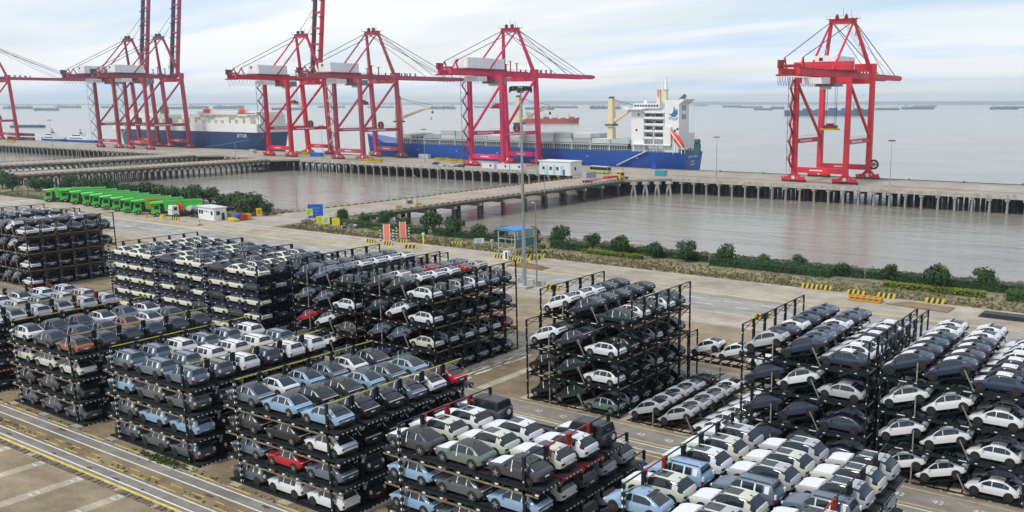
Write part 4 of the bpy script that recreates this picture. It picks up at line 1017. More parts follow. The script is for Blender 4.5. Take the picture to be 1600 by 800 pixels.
    for i in range(n):
        a, c = 6.283*i/n, 6.283*(i+1)/n
        b.beam((rx+(ro+ri)/2*math.cos(a), ry, rz+(ro+ri)/2*math.sin(a)), (rx+(ro+ri)/2*math.cos(c), ry, rz+(ro+ri)/2*math.sin(c)), 1.0, ro-ri)
    for i in range(6): a = 6.283*i/6; b.beam((rx, ry, rz), (rx+ri*math.cos(a), ry, rz+ri*math.sin(a)), .25)
    b.m(M).tube((rx, ry-.6, rz), (rx, ry+.6, rz), .9, None, 8); b.build('cable_reel', T)
    return T
def spreader(X, y, ztop, z, yellow, label):
    T = empty('spreader', (X, y, z), label=label, cat='container spreader')
    MY = mat('spreader_yellow', (.75, .50, .03), .5); MR = mat('spreader_red', (.30, .02, .04), .5); K = mat('crane_cable', (.02,)*3)
    b = MB().m(MY if yellow else MR); b.box((-4.6, -1.2, 0), (4.6, 1.2, .9)); b.build('frame', T)
    b = MB().m(MR); b.box((-3.4, -1.4, .9), (3.4, 1.4, 2.3)); b.box((-1.6, -1, 2.3), (1.6, 1, 3.2)); b.build('headblock', T)
    b = MB().m(K)
    for x in (-2.6, 2.6):
        for yy in (-1, 1): b.tube((x, yy, 2.3), (x*.9, yy*1.5, ztop-z), .10, None, 4)
    b.build('hoist_rope', T)
crane('c6', -167, 25.6, 49.4, 76.6, (.62, .020, .040), 'rightmost red crane standing alone with short lowered boom', y_back=-41, y_front=112, kind6=True)
crane('c5', -374.5, 25, 53, 81, (.68, .026, .105), 'pinkish red crane behind the tall floodlight mast, boom lowered', y_front=107)
crane('c4', -495, 25, 53, 84, (.44, .07, .10), 'faded pink crane with lowered boom left of the mast', faded=.2)
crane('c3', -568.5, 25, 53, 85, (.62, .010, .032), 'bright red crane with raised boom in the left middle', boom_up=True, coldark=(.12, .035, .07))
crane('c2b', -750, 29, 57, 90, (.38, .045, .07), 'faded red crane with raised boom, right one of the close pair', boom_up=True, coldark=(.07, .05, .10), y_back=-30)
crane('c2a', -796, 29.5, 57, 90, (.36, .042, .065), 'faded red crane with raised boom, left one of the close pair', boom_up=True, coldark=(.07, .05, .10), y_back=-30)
crane('c1', -1054, 35, 60, 94, (.46, .02, .06), 'crane cut by the left photo edge with its boom lowered', y_front=118)
spreader(-156, 428, 49, 24.5, True, 'yellow and red spreader hanging under the rightmost crane')
spreader(-369, 430, 52, 34, False, 'dark red spreader hanging in the crane behind the mast')
spreader(-487, 428, 52, 36, False, 'dark red spreader hanging in the faded pink crane')
spreader(-560, 428, 52, 36, True, 'yellow spreader hanging inside the bright red raised-boom crane')

# ================================================================== SHIPS
M_HB = mat('hull_blue', (.008, .075, .36), .4, noise_s=.04, noise_a=.12, aniso=(.3, 1, 2)); M_NAVY = mat('hull_navy', (.006, .045, .15), .4, noise_s=.04, noise_a=.12)
M_SW = mat('ship_white', (.78, .80, .80), .5, noise_s=.08, noise_a=.05); M_SCREAM = mat('ship_cream', (.72, .72, .66), .5); M_DECK = mat('ship_deck_green', (.10, .17, .15), .7)
M_SGR = mat('ship_grey', (.42, .46, .47), .6); M_SGD = mat('ship_grey_dark', (.07, .10, .11), .6); M_BEIGE = mat('ship_crane_beige', (.74, .64, .40), .5); M_RED = mat('lifeboat_orange', (.75, .06, .015), .4)
M_WIN = mat('ship_window', (.02, .03, .04), .2); M_BOOT = mat('boot_topping', (.25, .03, .03), .6)
def hull(b, x0, x1, y0, y1, zb, zd, m, bow=-1, zbow=None, stern_cut=4, nb=8):
    """prismatic ship hull with a pointed flared bow at x0 (bow=-1) and a square stern at x1"""
    yc = (y0+y1)/2; hw = (y1-y0)/2; L = x1-x0; rings = []
    for i in range(26):
        t = i/25; x = x0 + L*t if bow < 0 else x1 - L*t
        full = min(1, (t/.16))**.55 if t < .16 else 1; full2 = min(1, max(0, (t-.03)/.22))**.7 if t < .25 else 1
        if t > .9: full = lerp(1, .86, (t-.9)/.1); full2 = lerp(1, .5, (t-.9)/.1)
        z1 = zd + ((zbow or zd)-zd)*max(0, 1-t/.12)**.8
        sgn = -1 if bow < 0 else 1
        xo = x + sgn*0 
        rings.append([(xo + (3*(1-t/.1) if t < .1 else 0)*(1 if bow < 0 else -1), yc-hw*full2*.96, zb), (xo, yc-hw*full, z1), (xo, yc+hw*full, z1), (xo + (3*(1-t/.1) if t < .1 else 0)*(1 if bow < 0 else -1), yc+hw*full2*.96, zb)])
    b.m(m).loft(rings); return b
# blue container ship ------------------------------------------------
cs = empty('container_ship', (0, 0, 0), label='long blue container ship with white tower block at the stern', cat='container ship')
b = hull(MB(), -530, -253.5, 454.5, 482, -9, 9.0, M_HB, zbow=15); b.build('hull', cs, smooth=30)
b = MB().m(M_DECK); b.box((-500, 456, 9.01), (-254.5, 480.5, 9.2)); b.build('deck', cs)
# lashing bridges and hatch structure along the deck
lm = MB().m(M_SGR)
lm.box((-.7, 0, 0), (.7, 24, 6.2)); lm.m(M_SGD)
for k in range(6): lm.box((-.75, .6+k*4, 1), (.75, 3.4+k*4, 4.6))
lme = lm.mesh('lashing_bridge')
sm_ = MB().m(M_SGR)
for i in range(8): sm_.box((i*1.7, -.3, 0), (i*1.7+.25, .3, 3.1))
sm_.box((0, -.35, 3.1), (13, .35, 3.8)); sm_.m(M_SGD).box((0, .4, 0), (13, .6, 3.0)); sme = sm_.mesh('deck_stanchions')
cv = [mat('container_white', (.66, .68, .68), .6), mat('container_pale', (.50, .54, .55), .6), mat('container_grey', (.34, .38, .40), .6)]
rn = random.Random(3)
lvl = {}
for i in range(14):
    x = -486 + 14*i
    if x > -294: break
    inst('lashing_bridge', lme, cs, (x-.8, 456.5, 9.2)); inst('deck_stanchions', sme, cs, (x, 456.2, 9.2))
    b = MB().m(M_SGD); b.box((x, 458, 9.2), (x+13.4, 480, 12.6)); b.build('hatch_coaming', cs)
    rows_ = 2 if (i in (3, 4, 8, 9, 10, 11)) else (1 if i != 1 else 0)
    for rr in range(rows_):
        b = MB(); 
        for k in range(8):
            b.m(cv[(i + rr + (k > 3)) % 3] if rn.random() < .7 else cv[1]); z = 13.3 + rr*2.9
            b.box((x+.3, 456.6+k*2.75, z), (x+13.1, 456.6+k*2.75+2.6, z+2.75))
            if k == 0:
                b.m(M_SGR)
                for q_ in range(12): b.box((x+.6+q_*1.05, 456.5, z+.1), (x+.85+q_*1.05, 456.6, z+2.6))
        b.build('container_row', cs)
for (x, zt_, jib) in ((-488, 41, 34), (-378, 41, 26), (-306, 40, 18)):
    cr = empty('deck_crane', (x, 461, 9.2)); cr.parent = cs
    b = MB().m(M_BEIGE); b.beam((0, 0, 0), (0, 0, 14), 4.4, 4.4, 3.6, 3.6, up=(0, 1, 0)); b.beam((0, 0, 16), (0, 0, zt_-9.2), 4.2, 4.2, 2.8, 2.8, up=(0, 1, 0)); b.m(M_SGD).box((-2.9, -2.9, 14.5), (2.9, 2.9, 15.6)); b.m(M_BEIGE).box((-2, -2, 15.6), (2, 2, 16.1)); b.m(M_SGD).box((-1.2, -1.2, zt_-9.3), (1.2, 1.2, zt_-8)); b.build('column', cr)
    b = MB().m(M_BEIGE); b.beam((2, 0, 17.5), (jib, -1, 26), 2.2, 1.6, 1.0, 1.0); b.build('jib', cr)
    b = MB().m(mat('crane_cable', (.02,)*3)); b.tube((0, 0, zt_-9.3), (jib, -1, 26.6), .12, None, 4); b.tube((0, 1, zt_-9.5), (jib*.85, 0, 24.8), .1, None, 4); b.build('jib_rope', cr)
    b = MB().m(M_SGD); b.tube((jib, -1, 25.6), (jib, -1, 22.5), .12, None, 4); b.box((jib-.6, -1.4, 20.9), (jib+.6, -.6, 22.5)); b.build('hook', cr)
# accommodation tower
tw = empty('accommodation', (0, 0, 0)); tw.parent = cs
b = MB().m(M_SW); b.box((-290.5, 459, 9.2), (-281.5, 480, 33.5)); b.box((-281.5, 461, 9.2), (-267, 480, 34)); b.box((-267, 458, 9.2), (-257.5, 470, 39.0)); b.box((-268, 470, 9.2), (-259, 480, 20)); b.box((-289, 456, 13.0), (-262, 459, 13.6)); b.box((-294, 455.5, 33.5), (-281, 482, 34.2)); b.box((-289, 459, 34.2), (-271, 479, 37.2)); b.box((-293.8, 455.6, 34.2), (-290, 458, 35.4))
b.prism([(-257.5, 36.6), (-253.5, 39.6), (-257.5, 39.6)], 'y', 458, 470)
for z in (16.6, 20.6, 24.4, 28.2, 31.6): b.box((-281.5, 457.6, z), (-267, 461, z+.45)); b.box((-281.5, 457.7, z+.45), (-267, 457.75, z+1.3))
b.box((-267, 456.5, 12.5), (-262, 458, 24)); b.box((-281.5, 457.6, 9.2), (-281, 461, 33)); b.box((-274.5, 457.7, 9.2), (-274, 458, 24)); b.build('deckhouse', tw)
b = MB().m(M_SGD)
for z in (17.2, 21.2, 25, 28.8): b.box((-281, 460.9, z), (-275.5, 461.1, z+2.3)); b.box((-274.8, 460.9, z), (-270, 461.1, z+2.3))
b.build('shaded_opening', tw)
b = MB().m(M_SGR)
for k, z in enumerate((17.1, 21.0, 24.9, 28.7)): b.beam((-279.5 if k % 2 else -272, 459, z), (-272 if k % 2 else -279.5, 459, z+3.6), .9, .25)
for k in range(8): b.box((-288+k*4.2, 455.9, 9.2), (-287.6+k*4.2, 456.2, 13))
b.build('stair_flight', tw)
wd_ = MB().m(M_WIN); wd_.box((0, -.06, 0), (1.3, .02, 1.2)); wme = wd_.mesh('window')
for i in range(9): inst('window', wme, tw, (-288.4+i*1.9, 458.98, 35.2))
for i in range(2):
    for z in (21.0,): inst('window', wme, tw, (-265.8+i*5, 457.95, z))
for i in range(2):
    for z in (28.2, 33.2): 
        wv = MB().m(M_WIN); wv.box((-.06, 0, 0), (.06, 1.3, 2.8)); inst('window', wv.mesh('window'), tw, (-257.48, 462+i*2.6, z))
for x, z in ((-286, 30), (-287.5, 21), (-264, 16.5), (-259, 22)): inst('window', wme, tw, (x, 457.95 if x > -270 else 458.98, z))
b = MB().m(mat('bird_blue', (.02, .16, .42), .5))       # the leaping bird emblem over waves
yb = 457.93; BX = -3.2
b.add([(-262.8, yb, 31.3), (-260.6, yb, 31.0), (-259.2, yb, 32.2), (-258.6, yb, 36.2), (-257.3, yb, 33.2), (-256.2, yb, 34.6), (-255.6, yb, 31.0), (-257.2, yb, 29.2), (-259.8, yb, 29.0), (-261.4, yb, 30.3)], [(0, 1, 2, 9), (2, 3, 4), (2, 4, 7, 8), (9, 2, 8), (4, 5, 6, 7)])
b.m(M_NAVY)
for o in (0, -.9): b.loft([[(-262.4+i*1.0, yb, 28.2+o+.45*math.sin(i*1.1)), (-262.4+i*1.0, yb, 28.55+o+.45*math.sin(i*1.1))] for i in range(8)], close=False, caps=False)
o = b.build('bird_emblem', tw, recalc=False); o.scale = (.88, 1, .88); o.location = (-2.2 - 259*.12, 0, 32.5*.12)
b = MB().m(M_BEIGE); b.box((-277.2, 466, 37.2), (-275.2, 468, 45)); b.box((-272.8, 466, 37.2), (-270.6, 468, 45)); b.box((-278, 465.5, 45), (-270, 468.5, 45.5)); b.m(M_SW); b.beam((-271.5, 467, 45), (-271.5, 467, 53), 1.6, 1.6, .9, .9); b.beam((-274, 467, 45), (-274, 467, 50), .9, .9, .5, .5); b.box((-273.5, 466.6, 50), (-268.5, 467.4, 50.3)); b.box((-273, 466.6, 47.5), (-269.4, 467.4, 47.8)); b.beam((-276.5, 467, 45), (-276.5, 467, 49), .3); b.m(M_RED); b.box((-276.6, 465.9, 41), (-275.9, 466, 44.5)); b.build('mast', tw)
b = MB().m(M_SGD); b.tube((-261.5, 468, 39), (-258.2, 466, 41.6), 1.3, 1.1, 10); b.tube((-263, 469, 39), (-260.6, 468, 40.8), 1.1, .9, 10); b.build('funnel_pipe', tw)
b = MB().m(M_SW); 
for i in range(6):
    a = math.pi*i/6; b.tube((-286, 468+.0, 37.2+i*.35), (-286, 468, 37.55+i*.35), 1.2*math.cos(a*.5), 1.2*math.cos((a+.5)*.5), 8)
b.build('radome', tw)
# free fall lifeboat on its ramp
lb = empty('lifeboat', (-257, 456.3, 17.5)); lb.parent = cs
b = MB().m(M_RED); p, q = Vector((-4.6, 0, 3.4)), Vector((3.8, 0, -5)); d = (q-p)
rings = []
for t, r in ((0, .6), (.12, 1.6), (.4, 1.95), (.75, 1.7), (.95, .9), (1, .3)):
    c = p + d*t; rings.append([(c.x + r*math.cos(a)*.707, c.y + r*math.sin(a), c.z + r*math.cos(a)*.707) for a in [6.283*i/10 for i in range(10)]])
b.loft(rings).build('shell', lb, smooth=40)
b = MB().m(M_SW)
for y in (-1.9, 1.9): b.beam((-6, y, 6), (5, y, -6.4), .35, .5); b.beam((3.5, y, -9), (3.5, y, -4), .35); b.beam((-2, y, -9), (-2, y, .5), .35)
b.build('launch_ramp', lb)
b = MB().m(M_SW)
for i in range(15): b.box((-289+i*2.3, 454.7, 9.0), (-288.9+i*2.3, 454.8, 10.2))
b.box((-530+20, 454.68, 10.1), (-254, 454.74, 10.2)); b.build('handrail', cs)
b = MB().m(M_SGD)
for i in range(8): b.box((-257+i*.3, 458+i*2.6, 9.2), (-255.6, 459.4+i*2.6, 10.6+rn.random())); 
b.m(mat('winch_green', (.02, .10, .09), .5)).tube((-246.5, 458, 15.8), (-244, 458, 15.8), 1.5, None, 10); b.box((-247, 457, 9.2), (-243.5, 459, 14.5)); b.build('mooring_winch', cs)
b = MB().m(mat('gangway_grey', (.62, .66, .68), .5)); b.beam((-276, 453.6, 10), (-297, 453.2, .8), 1.1, .5); b.build('gangway', cs)
b = MB().m(M_SW)
def marks(b, x, y, z, n, wch=.8, hch=.9):
    for i in range(n):
        b.box((x+i*wch*1.35, y-.03, z), (x+i*wch*1.35+wch*.25, y, z+hch)); b.box((x+i*wch*1.35+wch*.25, y-.03, z+hch*.7), (x+i*wch*1.35+wch, y, z+hch))
def tmarks(y, z, n, w_, h_):
    for i in range(n): b.box((-253.5, y+i*w_*1.35, z), (-253.44, y+i*w_*1.35+w_*.3, z+h_)); b.box((-253.5, y+i*w_*1.35+w_*.3, z+h_*.65), (-253.44, y+i*w_*1.35+w_, z+h_))
tmarks(463, 5.8, 3, 1.2, 1.3); tmarks(469, 5.8, 3, 1.2, 1.3); tmarks(465.5, 3.2, 4, .9, .9); tmarks(465.5, 1.4, 4, .9, .9)
for i in range(7): b.box((-500+i*36, 454.4, 5), (-499.2+i*36, 454.45, 5.6))
b.box((-401, 454.4, 3.2), (-398.6, 454.45, 3.8)); b.box((-400.1, 454.4, 1.8), (-399.5, 454.45, 3.2)); b.build('hull_mark', cs)
# car carrier ------------------------------------------------------------
pc = empty('car_carrier_ship', (0, 0, 0), label='navy and white car carrier reading SETTLER behind the left cranes', cat='car carrier')
b = hull(MB(), -872, -645, 456, 488, -9, 13.6, M_NAVY, zbow=15.5); b.build('hull', pc, smooth=30)
b = MB().m(M_SW); b.prism([(-862, 13.62), (-645.5, 13.62), (-645.5, 20.5), (-853, 20.5)], 'y', 456.5, 487.5); b.build('side_wall', pc)
b = MB().m(M_SCREAM); b.prism([(-848, 20.52), (-648, 20.52), (-648, 27.6), (-840, 27.6)], 'y', 462, 486); b.box((-730, 460, 27.62), (-650, 486, 30)); b.build('garage_deck', pc)
b = MB().m(M_SCREAM); rn = random.Random(4)
for i in range(20): x = -840+i*9.4; b.box((x, 457.5, 20.52), (x+rn.uniform(3, 7), 461.99, 20.5+rn.uniform(2.2, 5.5)))
tag(b.build('ventilator', pc), kind='stuff')
b = MB().m(M_WIN)
for i in range(10): b.box((-675+i*2.4, 459.9, 28.3), (-673.4+i*2.4, 459.98, 29.2))
b.build('window', pc)
for x in (-716, -668):
    e_ = empty('rescue_boat', (x, 461, 29)); e_.parent = pc
    b = MB().m(M_RED); b.loft([[(xx, yy*k_, zz) for yy, zz in ((-1.6, 1.5), (-1.4, 0), (1.4, 0), (1.6, 1.5), (.9, 3.2), (-.9, 3.2))] for xx, k_ in ((-5, .3), (-3.5, 1), (3, 1), (4.6, .5))]); b.build('shell', e_)
    b = MB().m(M_SW); b.box((-6, -1, -2), (-5.4, 1, 4)); b.box((5.2, -1, -2), (5.8, 1, 4)); b.box((-7, -1.2, -2.2), (7, 1.5, -1.5)); b.build('davit', e_)
b = MB().m(mat('funnel_green', (.03, .22, .14), .5)); b.box((-800, 468, 27.6), (-796, 474, 34)); b.build('funnel', pc)
me = textmesh('SETTLER', 3.6, M_SW, .03); o = inst('ship_name', me, pc, (-671.5, 455.9, 9.6)); o.rotation_euler = (R(90), 0, 0)
b = MB().m(mat('mooring_rope', (.12, .30, .42), .6)); b.path([(-655, 455.6, 8), (-680, 455, 4.4), (-700, 454, 2.0), (-712, 452, .6)], .16, 4); b.build('mooring_rope', pc)
# work boats and containers beyond the quay on the far left ---------------
def workboat(x, y, L, name_label):
    t = empty('work_boat', (x, y, WATER_Z), label=name_label, cat='work boat')
    h_ = MB(); hull(h_, -L/2, L/2, -4, 4, 0, 9.6, M_HB, zbow=11.0); h_.build('hull', t, smooth=30)
    b = MB().m(M_SW); b.prism([(-L*.36, 9.6), (L*.22, 9.6), (L*.18, 12.6), (-L*.28, 12.6)], 'y', -3, 3); b.box((-L*.22, -2.4, 12.6), (L*.08, 2.4, 15)); b.build('deckhouse', t)
    b = MB().m(M_WIN); b.box((-L*.2, -2.46, 13.2), (L*.06, -2.4, 14.3)); b.box((-L*.26, -3.06, 10.6), (L*.14, -3, 11.4)); b.build('window', t)
    b = MB().m(M_SGD); b.beam((0, 0, 15), (0, 0, 20), .4); b.box((-2, -.2, 18), (2, .2, 18.3)); b.box((-1, -1, 15), (1.6, 1, 16.4)); b.build('mast', t)
workboat(-976, 458, 44, 'blue and white work boat moored beside the stacked containers')
workboat(-926, 460, 62, 'blue and white work boat moored left of the paired cranes')
M_CR = [mat('container_maroon', (.20, .05, .06), .6, noise_s=.3, noise_a=.2), mat('container_purple', (.17, .06, .09), .6), mat('container_tan', (.36, .22, .14), .6), mat('container_slate', (.18, .22, .27), .6)]
def container(x, y, z, L, m, label, grp=None, rotz=0, cat='container', nm='shipping_container'):
    t = empty(nm, (x, y, z), rotz, label, cat, grp)
    b = MB().m(m); b.box((0, .05, .1), (L, 2.75, 2.85)); b.box((0, 0, 0), (L, .12, .12)); b.box((0, 0, 2.8), (L, .12, 2.95))
    k = .3
    while k < L-.3: b.box((k, 0, .15), (k+.22, .05, 2.8)); k += .5
    b.build('shell', t)
    b = MB().m(m); b.box((L, .1, .1), (L+.06, 1.35, 2.85)); b.box((L, 1.42, .1), (L+.06, 2.7, 2.85)); b.build('door', t)
    return t
lab = ['lower left', 'lower second', 'lower third', 'lower fourth', 'upper left', 'upper second', 'upper third', 'upper fourth']
for i in range(8):
    container(-1047+(i % 4)*13.2, 447, .1+(i//4)*4.0, 12.8, M_CR[(0, 2, 1, 0, 3, 0, 1, 0)[i]], '%s container of the maroon stack on the far left quay' % lab[i], 'stacked containers on the far left quay')
    
# ships at anchor, far out ---------------------------------------------
def far_ship(u0, u1, vw, hgt, label, col, kind='bulk', seed=0):
    a, c = G(u0, vw, WATER_Z), G(u1, vw, WATER_Z); L = (c-a).length; mid_ = (a+c)/2; dirv = (c-a).normalized()
    rot = math.atan2(dirv.y, dirv.x); px = L/(u1-u0); hh = hgt*px
    t = empty('anchored_ship', tuple(mid_), rot, label, 'ship', 'ships at anchor in the river')
    m1 = mat('far_hull_' + '_'.join('%d' % (v*99) for v in col), col, .6); m2 = mat('far_superstructure', (.45, .48, .50), .6)
    r_ = random.Random(seed); s = 1 if r_.random() < .6 else -1
    b = MB(); hull(b, -L/2, L/2, -L*.07, L*.07, 0, hh*.48, m1, bow=-s, zbow=hh*.62); b.build('hull', t)
    xs_ = s*L*.38
    b = MB().m(m2); b.box((xs_-L*.05, -L*.05, hh*.48), (xs_+L*.05, L*.05, hh*.95)); b.box((xs_-L*.03, -L*.03, hh*.95), (xs_+L*.03, L*.03, hh*1.12)); b.box((xs_+s*L*.05-L*.015, -L*.02, hh*.48), (xs_+s*L*.05+L*.015, L*.02, hh*1.2)); b.build('bridge_house', t)
    b = MB().m(m1)
    for k in range(5): x = -s*L*(.36-.15*k); b.box((x-L*.045, -L*.045, hh*.48), (x+L*.045, L*.045, hh*(.56+.14*r_.random())))
    for k in range(3): x = -s*L*(.3-.2*k); b.beam((x, 0, hh*.48), (x, 0, hh*(1.0 if kind == 'bulk' else .8)), L*.006)
    b.build('deck_cargo', t)
GB = (.03, .06, .12); GR = (.15, .05, .05)
FS = [(6, 52, 170.3, 7, 'ship at anchor between the legs of the leftmost crane', GB), (52, 92, 172.8, 6.5, 'low wide ship at anchor, nearest of the leftmost three', GB), (86, 128, 169, 6, 'small ship at anchor left of the paired cranes', GB),
      (157, 180, 169, 5, 'ship glimpsed between the stairs of the paired cranes', GB), (257, 289, 170.5, 6, 'ship seen behind the right paired crane', GB), (294, 327, 170, 6.5, 'ship just right of the paired cranes', GB), (334, 382, 170.3, 8, 'ship above the right lifeboat of the car carrier', GB),
      (424, 474, 171.8, 6, 'ship seen through the bright red crane', GB), (496, 540, 168.5, 4, 'thin ship between the bright red and faded pink cranes', GB), (574, 616, 168.5, 4, 'thin ship behind the faded pink crane', GB), (667, 712, 170.3, 7, 'ship left of the pinkish crane', GB),
      (740, 770, 168.5, 4, 'small ship seen through the pinkish crane', GB), (820, 866, 171.2, 6, 'ship right of the floodlight mast', GB), (848, 903, 168.8, 5, 'ship beyond the orange ship by the mast', GB), (921, 970, 170.2, 8, 'ship behind the beige crane of the container ship', GB), (1085, 1107, 165.7, 3.6, 'tiny ship just right of the white ship tower', GB),
      (1128, 1160, 167.8, 5, 'left ship of the cluster near the rightmost crane', GB), (1152, 1192, 168.6, 4, 'reddish ship in the cluster left of the rightmost crane', GR), (1177, 1207, 172.0, 4.5, 'nearest small ship left of the rightmost crane', GB), (1205, 1226, 170.4, 6, 'ship partly behind the rightmost crane stairs', GB),
      (1226, 1360, 180.6, 17, 'big blue ship at anchor behind the rightmost crane', (.02, .10, .20)), (1367, 1405, 171.8, 5, 'ship just right of the rightmost crane', GB), (1409, 1460, 170.8, 6.5, 'ship with reddish deck right of the rightmost crane', GB), (1426, 1464, 167.3, 4, 'small reddish ship behind another at the right', GR),
      (1547, 1592, 171, 7, 'ship near the right photo edge', GB), (1575, 1606, 169, 4, 'ship cut by the right photo edge', GB)]
for i, (a, c, v, h_, l_, cc) in enumerate(FS): far_ship(a, c, v, h_, l_, cc, seed=i)
far_ship(817, 906, 192.6, 15, 'orange red tanker ship passing behind the floodlight mast', (.42, .05, .03), seed=2)
far_ship(17, 73, 199.0, 5.5, 'low teal barge behind the leftmost crane', (.01, .09, .15), seed=5)
bu = MB().m(mat('buoy_dark', (.05, .06, .07), .6)); bu.tube((0, 0, 0), (0, 0, 3), 2, 1.6, 8); bu.tube((0, 0, 3), (0, 0, 9), .6, .3, 6)
o = bu.build('channel_buoy', loc=tuple(G(674, 186, WATER_Z))); tag(o, 'small dark channel buoy on open water right of the crane', 'buoy')
# ================================================================== VEGETATION AND BANK
def leaf_mat(name, c1, c2):
    m = mat(name, c1, .75, noise_s=.9, col2=c2, spec=.2); return m
M_L1 = leaf_mat('leaf_dark', (.018, .05, .025), (.05, .105, .04)); M_L2 = leaf_mat('leaf_yellow', (.10, .14, .015), (.22, .26, .03)); M_L3 = leaf_mat('leaf_mid', (.035, .08, .022), (.085, .14, .035))
M_BARK = mat('bark', (.08, .06, .045), .9)
rv = random.Random(21)
def leaves(b, c, r, n, size, m, squash=1.0):
    b.m(m)
    for _ in range(n):
        th = rv.uniform(0, 6.283); u = rv.uniform(-.55, 1); s_ = math.sqrt(1-u*u) if abs(u) < 1 else 0
        d = Vector((s_*math.cos(th), s_*math.sin(th), u)); rad = r*rv.uniform(.62, 1.0)*(1+.22*noise.noise(d*2.2+Vector(c)*.3))
        p = Vector(c)+Vector((d.x*rad, d.y*rad, d.z*rad*squash)); nn = (d+Vector((rv.uniform(-.7, .7), rv.uniform(-.7, .7), rv.uniform(-.3, .8)))).normalized()
        a = nn.orthogonal().normalized(); e = nn.cross(a); w_ = size*rv.uniform(.6, 1.3)
        b.add([p-a*w_, p-e*w_*.6, p+a*w_, p+e*w_*.6], [(0, 1, 2, 3)])
BUSH = []
for k in range(5):
    b = MB(); 
    cl = [((0, 0, 1.35), 1.35)] + [((rv.uniform(-.8, .8), rv.uniform(-.8, .8), rv.uniform(.8, 2.0)), rv.uniform(.55, .85)) for _ in range(6)]
    for c, r in cl: leaves(b, c, r, int(190*r), .17, M_L1 if rv.random() < .6 else M_L3)
    cr_ = b.mesh('crown', recalc=False); b = MB().m(M_BARK)
    b.beam((0, 0, -.1), (.1, 0, 1.4), .16, .16, .1, .1)
    for q in range(4): a = q*1.57+.4; b.beam((0, 0, .5), (.8*math.cos(a), .8*math.sin(a), 1.6), .08)
    BUSH.append((cr_, b.mesh('trunk')))
def bush(u, v, s, label, nm='round_bush', cat='bush', grp='round bushes along the waterfront hedge', sz=None):
    p = G(u, v); k = rv.randrange(5)
    t = empty(nm, tuple(p), rv.uniform(0, 6), label, cat, grp); s *= 1.1; t.scale = (s, s, s*(sz or rv.uniform(.92, 1.1)))
    inst('crown', BUSH[k][0], t); inst('trunk', BUSH[k][1], t)
BL = [(535, 346, 1.4, 'round bush just right of the yellow notice boards'), (570, 354, 1.5, 'round bush left of the pink banners'), (603, 356, 1.7, 'round bush behind the left pink banner'), (630, 361, 1.5, 'round bush behind the right pink banner'), (677, 366, 2.2, 'big round bush right of the pink banners'),
      (710, 371, 1.9, 'round bush above the white information board'), (749, 375, 1.7, 'round bush left of the blue roofed frame'), (782, 377, 1.5, 'bush peeping behind the blue roofed frame'), (834, 377, 1.3, 'narrow bush just right of the tall mast'), (876, 385, 1.95, 'round bush above the left yellow hedge'),
      (926, 389, 1.5, 'round bush right end of the left yellow hedge'), (971, 401, 1.7, 'third round bush right of the mast'), (1024, 405, 1.45, 'slim round bush mid waterfront'), (1073, 410, 1.75, 'round bush left of the widest hedge gap'), (1133, 416, 1.7, 'round bush above the centre of the right block'),
      (1194, 417, 1.15, 'small bush on the right waterfront'), (1248, 423, 1.3, 'bush left of the right yellow hedge'), (1316, 434, 1.2, 'bush above the right yellow hedge start'), (1390, 441, 1.3, 'bush above the right yellow hedge end'), (1465, 456, 1.8, 'large bush near the right edge, left of two'), (1541, 454, 1.6, 'bush nearest the right photo edge')]
for a in BL: bush(*a)
TL_ = [(20, 300, 2.4, 'wide shrub at the left photo edge'), (56, 300, 2.2, 'dark shrub left of the first green truck'), (75, 299, 2.0, 'shrub behind the first green truck cab'), (110, 300, 2.6, 'shrub behind the first green truck body'), (132, 304, 2.4, 'shrub behind the second green truck'), (150, 305, 2.4, 'shrub behind the third green truck'), (170, 306, 2.4, 'shrub behind the fourth green truck'), (188, 309, 2.2, 'shrub behind the fifth green truck'),
       (208, 311, 2.2, 'shrub behind the sixth green truck'), (231, 315, 2.9, 'large shrub behind the seventh green truck'), (252, 317, 2.5, 'shrub behind the eighth green truck'), (274, 320, 2.3, 'shrub behind the crane truck'), (301, 325, 2.7, 'shrub just left of the white booth'), (329, 323, 2.3, 'small tree behind the white booth'), (371, 333, 2.5, 'big dark shrub right of the white booth'), (401, 334, 2.6, 'big shrub beside the coloured boxes'), (417, 337, 1.7, 'low shrub at the start of the trestle road'), (4, 296, 2.6, 'shrub cut by the left photo edge'), (348, 330, 2.2, 'shrub half hidden by the white booth'), (385, 337, 2.2, 'shrub between two big ones by the booth')]
for a in TL_: bush(*a, nm='shrub', cat='shrub', grp='shrubs on the left shore')
def hedge(x0, x1, y, w_, h, m, label):
    t = empty('hedge', (x0, y, 0), 0, label, 'hedge', 'clipped hedges along the waterfront')
    b = MB().m(m); L = x1-x0; n = int(L*w_*26); 
    for _ in range(n):
        px = rv.uniform(0, L); s_ = rv.random(); hh = h*(1+.16*noise.noise(Vector(((x0+px)*.5, y, 0)))); ww = w_*(1+.2*noise.noise(Vector(((x0+px)*.3, y, 9))))
        if s_ < .5: p = Vector((px, rv.uniform(-ww/2, ww/2), hh+rv.uniform(-.2, .12)))
        else: p = Vector((px, -ww/2+rv.uniform(-.1, .25), rv.uniform(.0, hh)))
        nn = Vector((rv.uniform(-.8, .8), rv.uniform(-1, .3), rv.uniform(.1, 1))).normalized(); a = nn.orthogonal().normalized(); e = nn.cross(a); z_ = .2*rv.uniform(.6, 1.4)
        b.add([p-a*z_, p-e*z_*.6, p+a*z_, p+e*z_*.6], [(0, 1, 2, 3)])
    b.build('foliage', t, recalc=False)
    b = MB().m(M_L1); b.box((.3, -w_*.3, 0), (L-.3, w_*.3, h*.8)); b.build('stem', t)
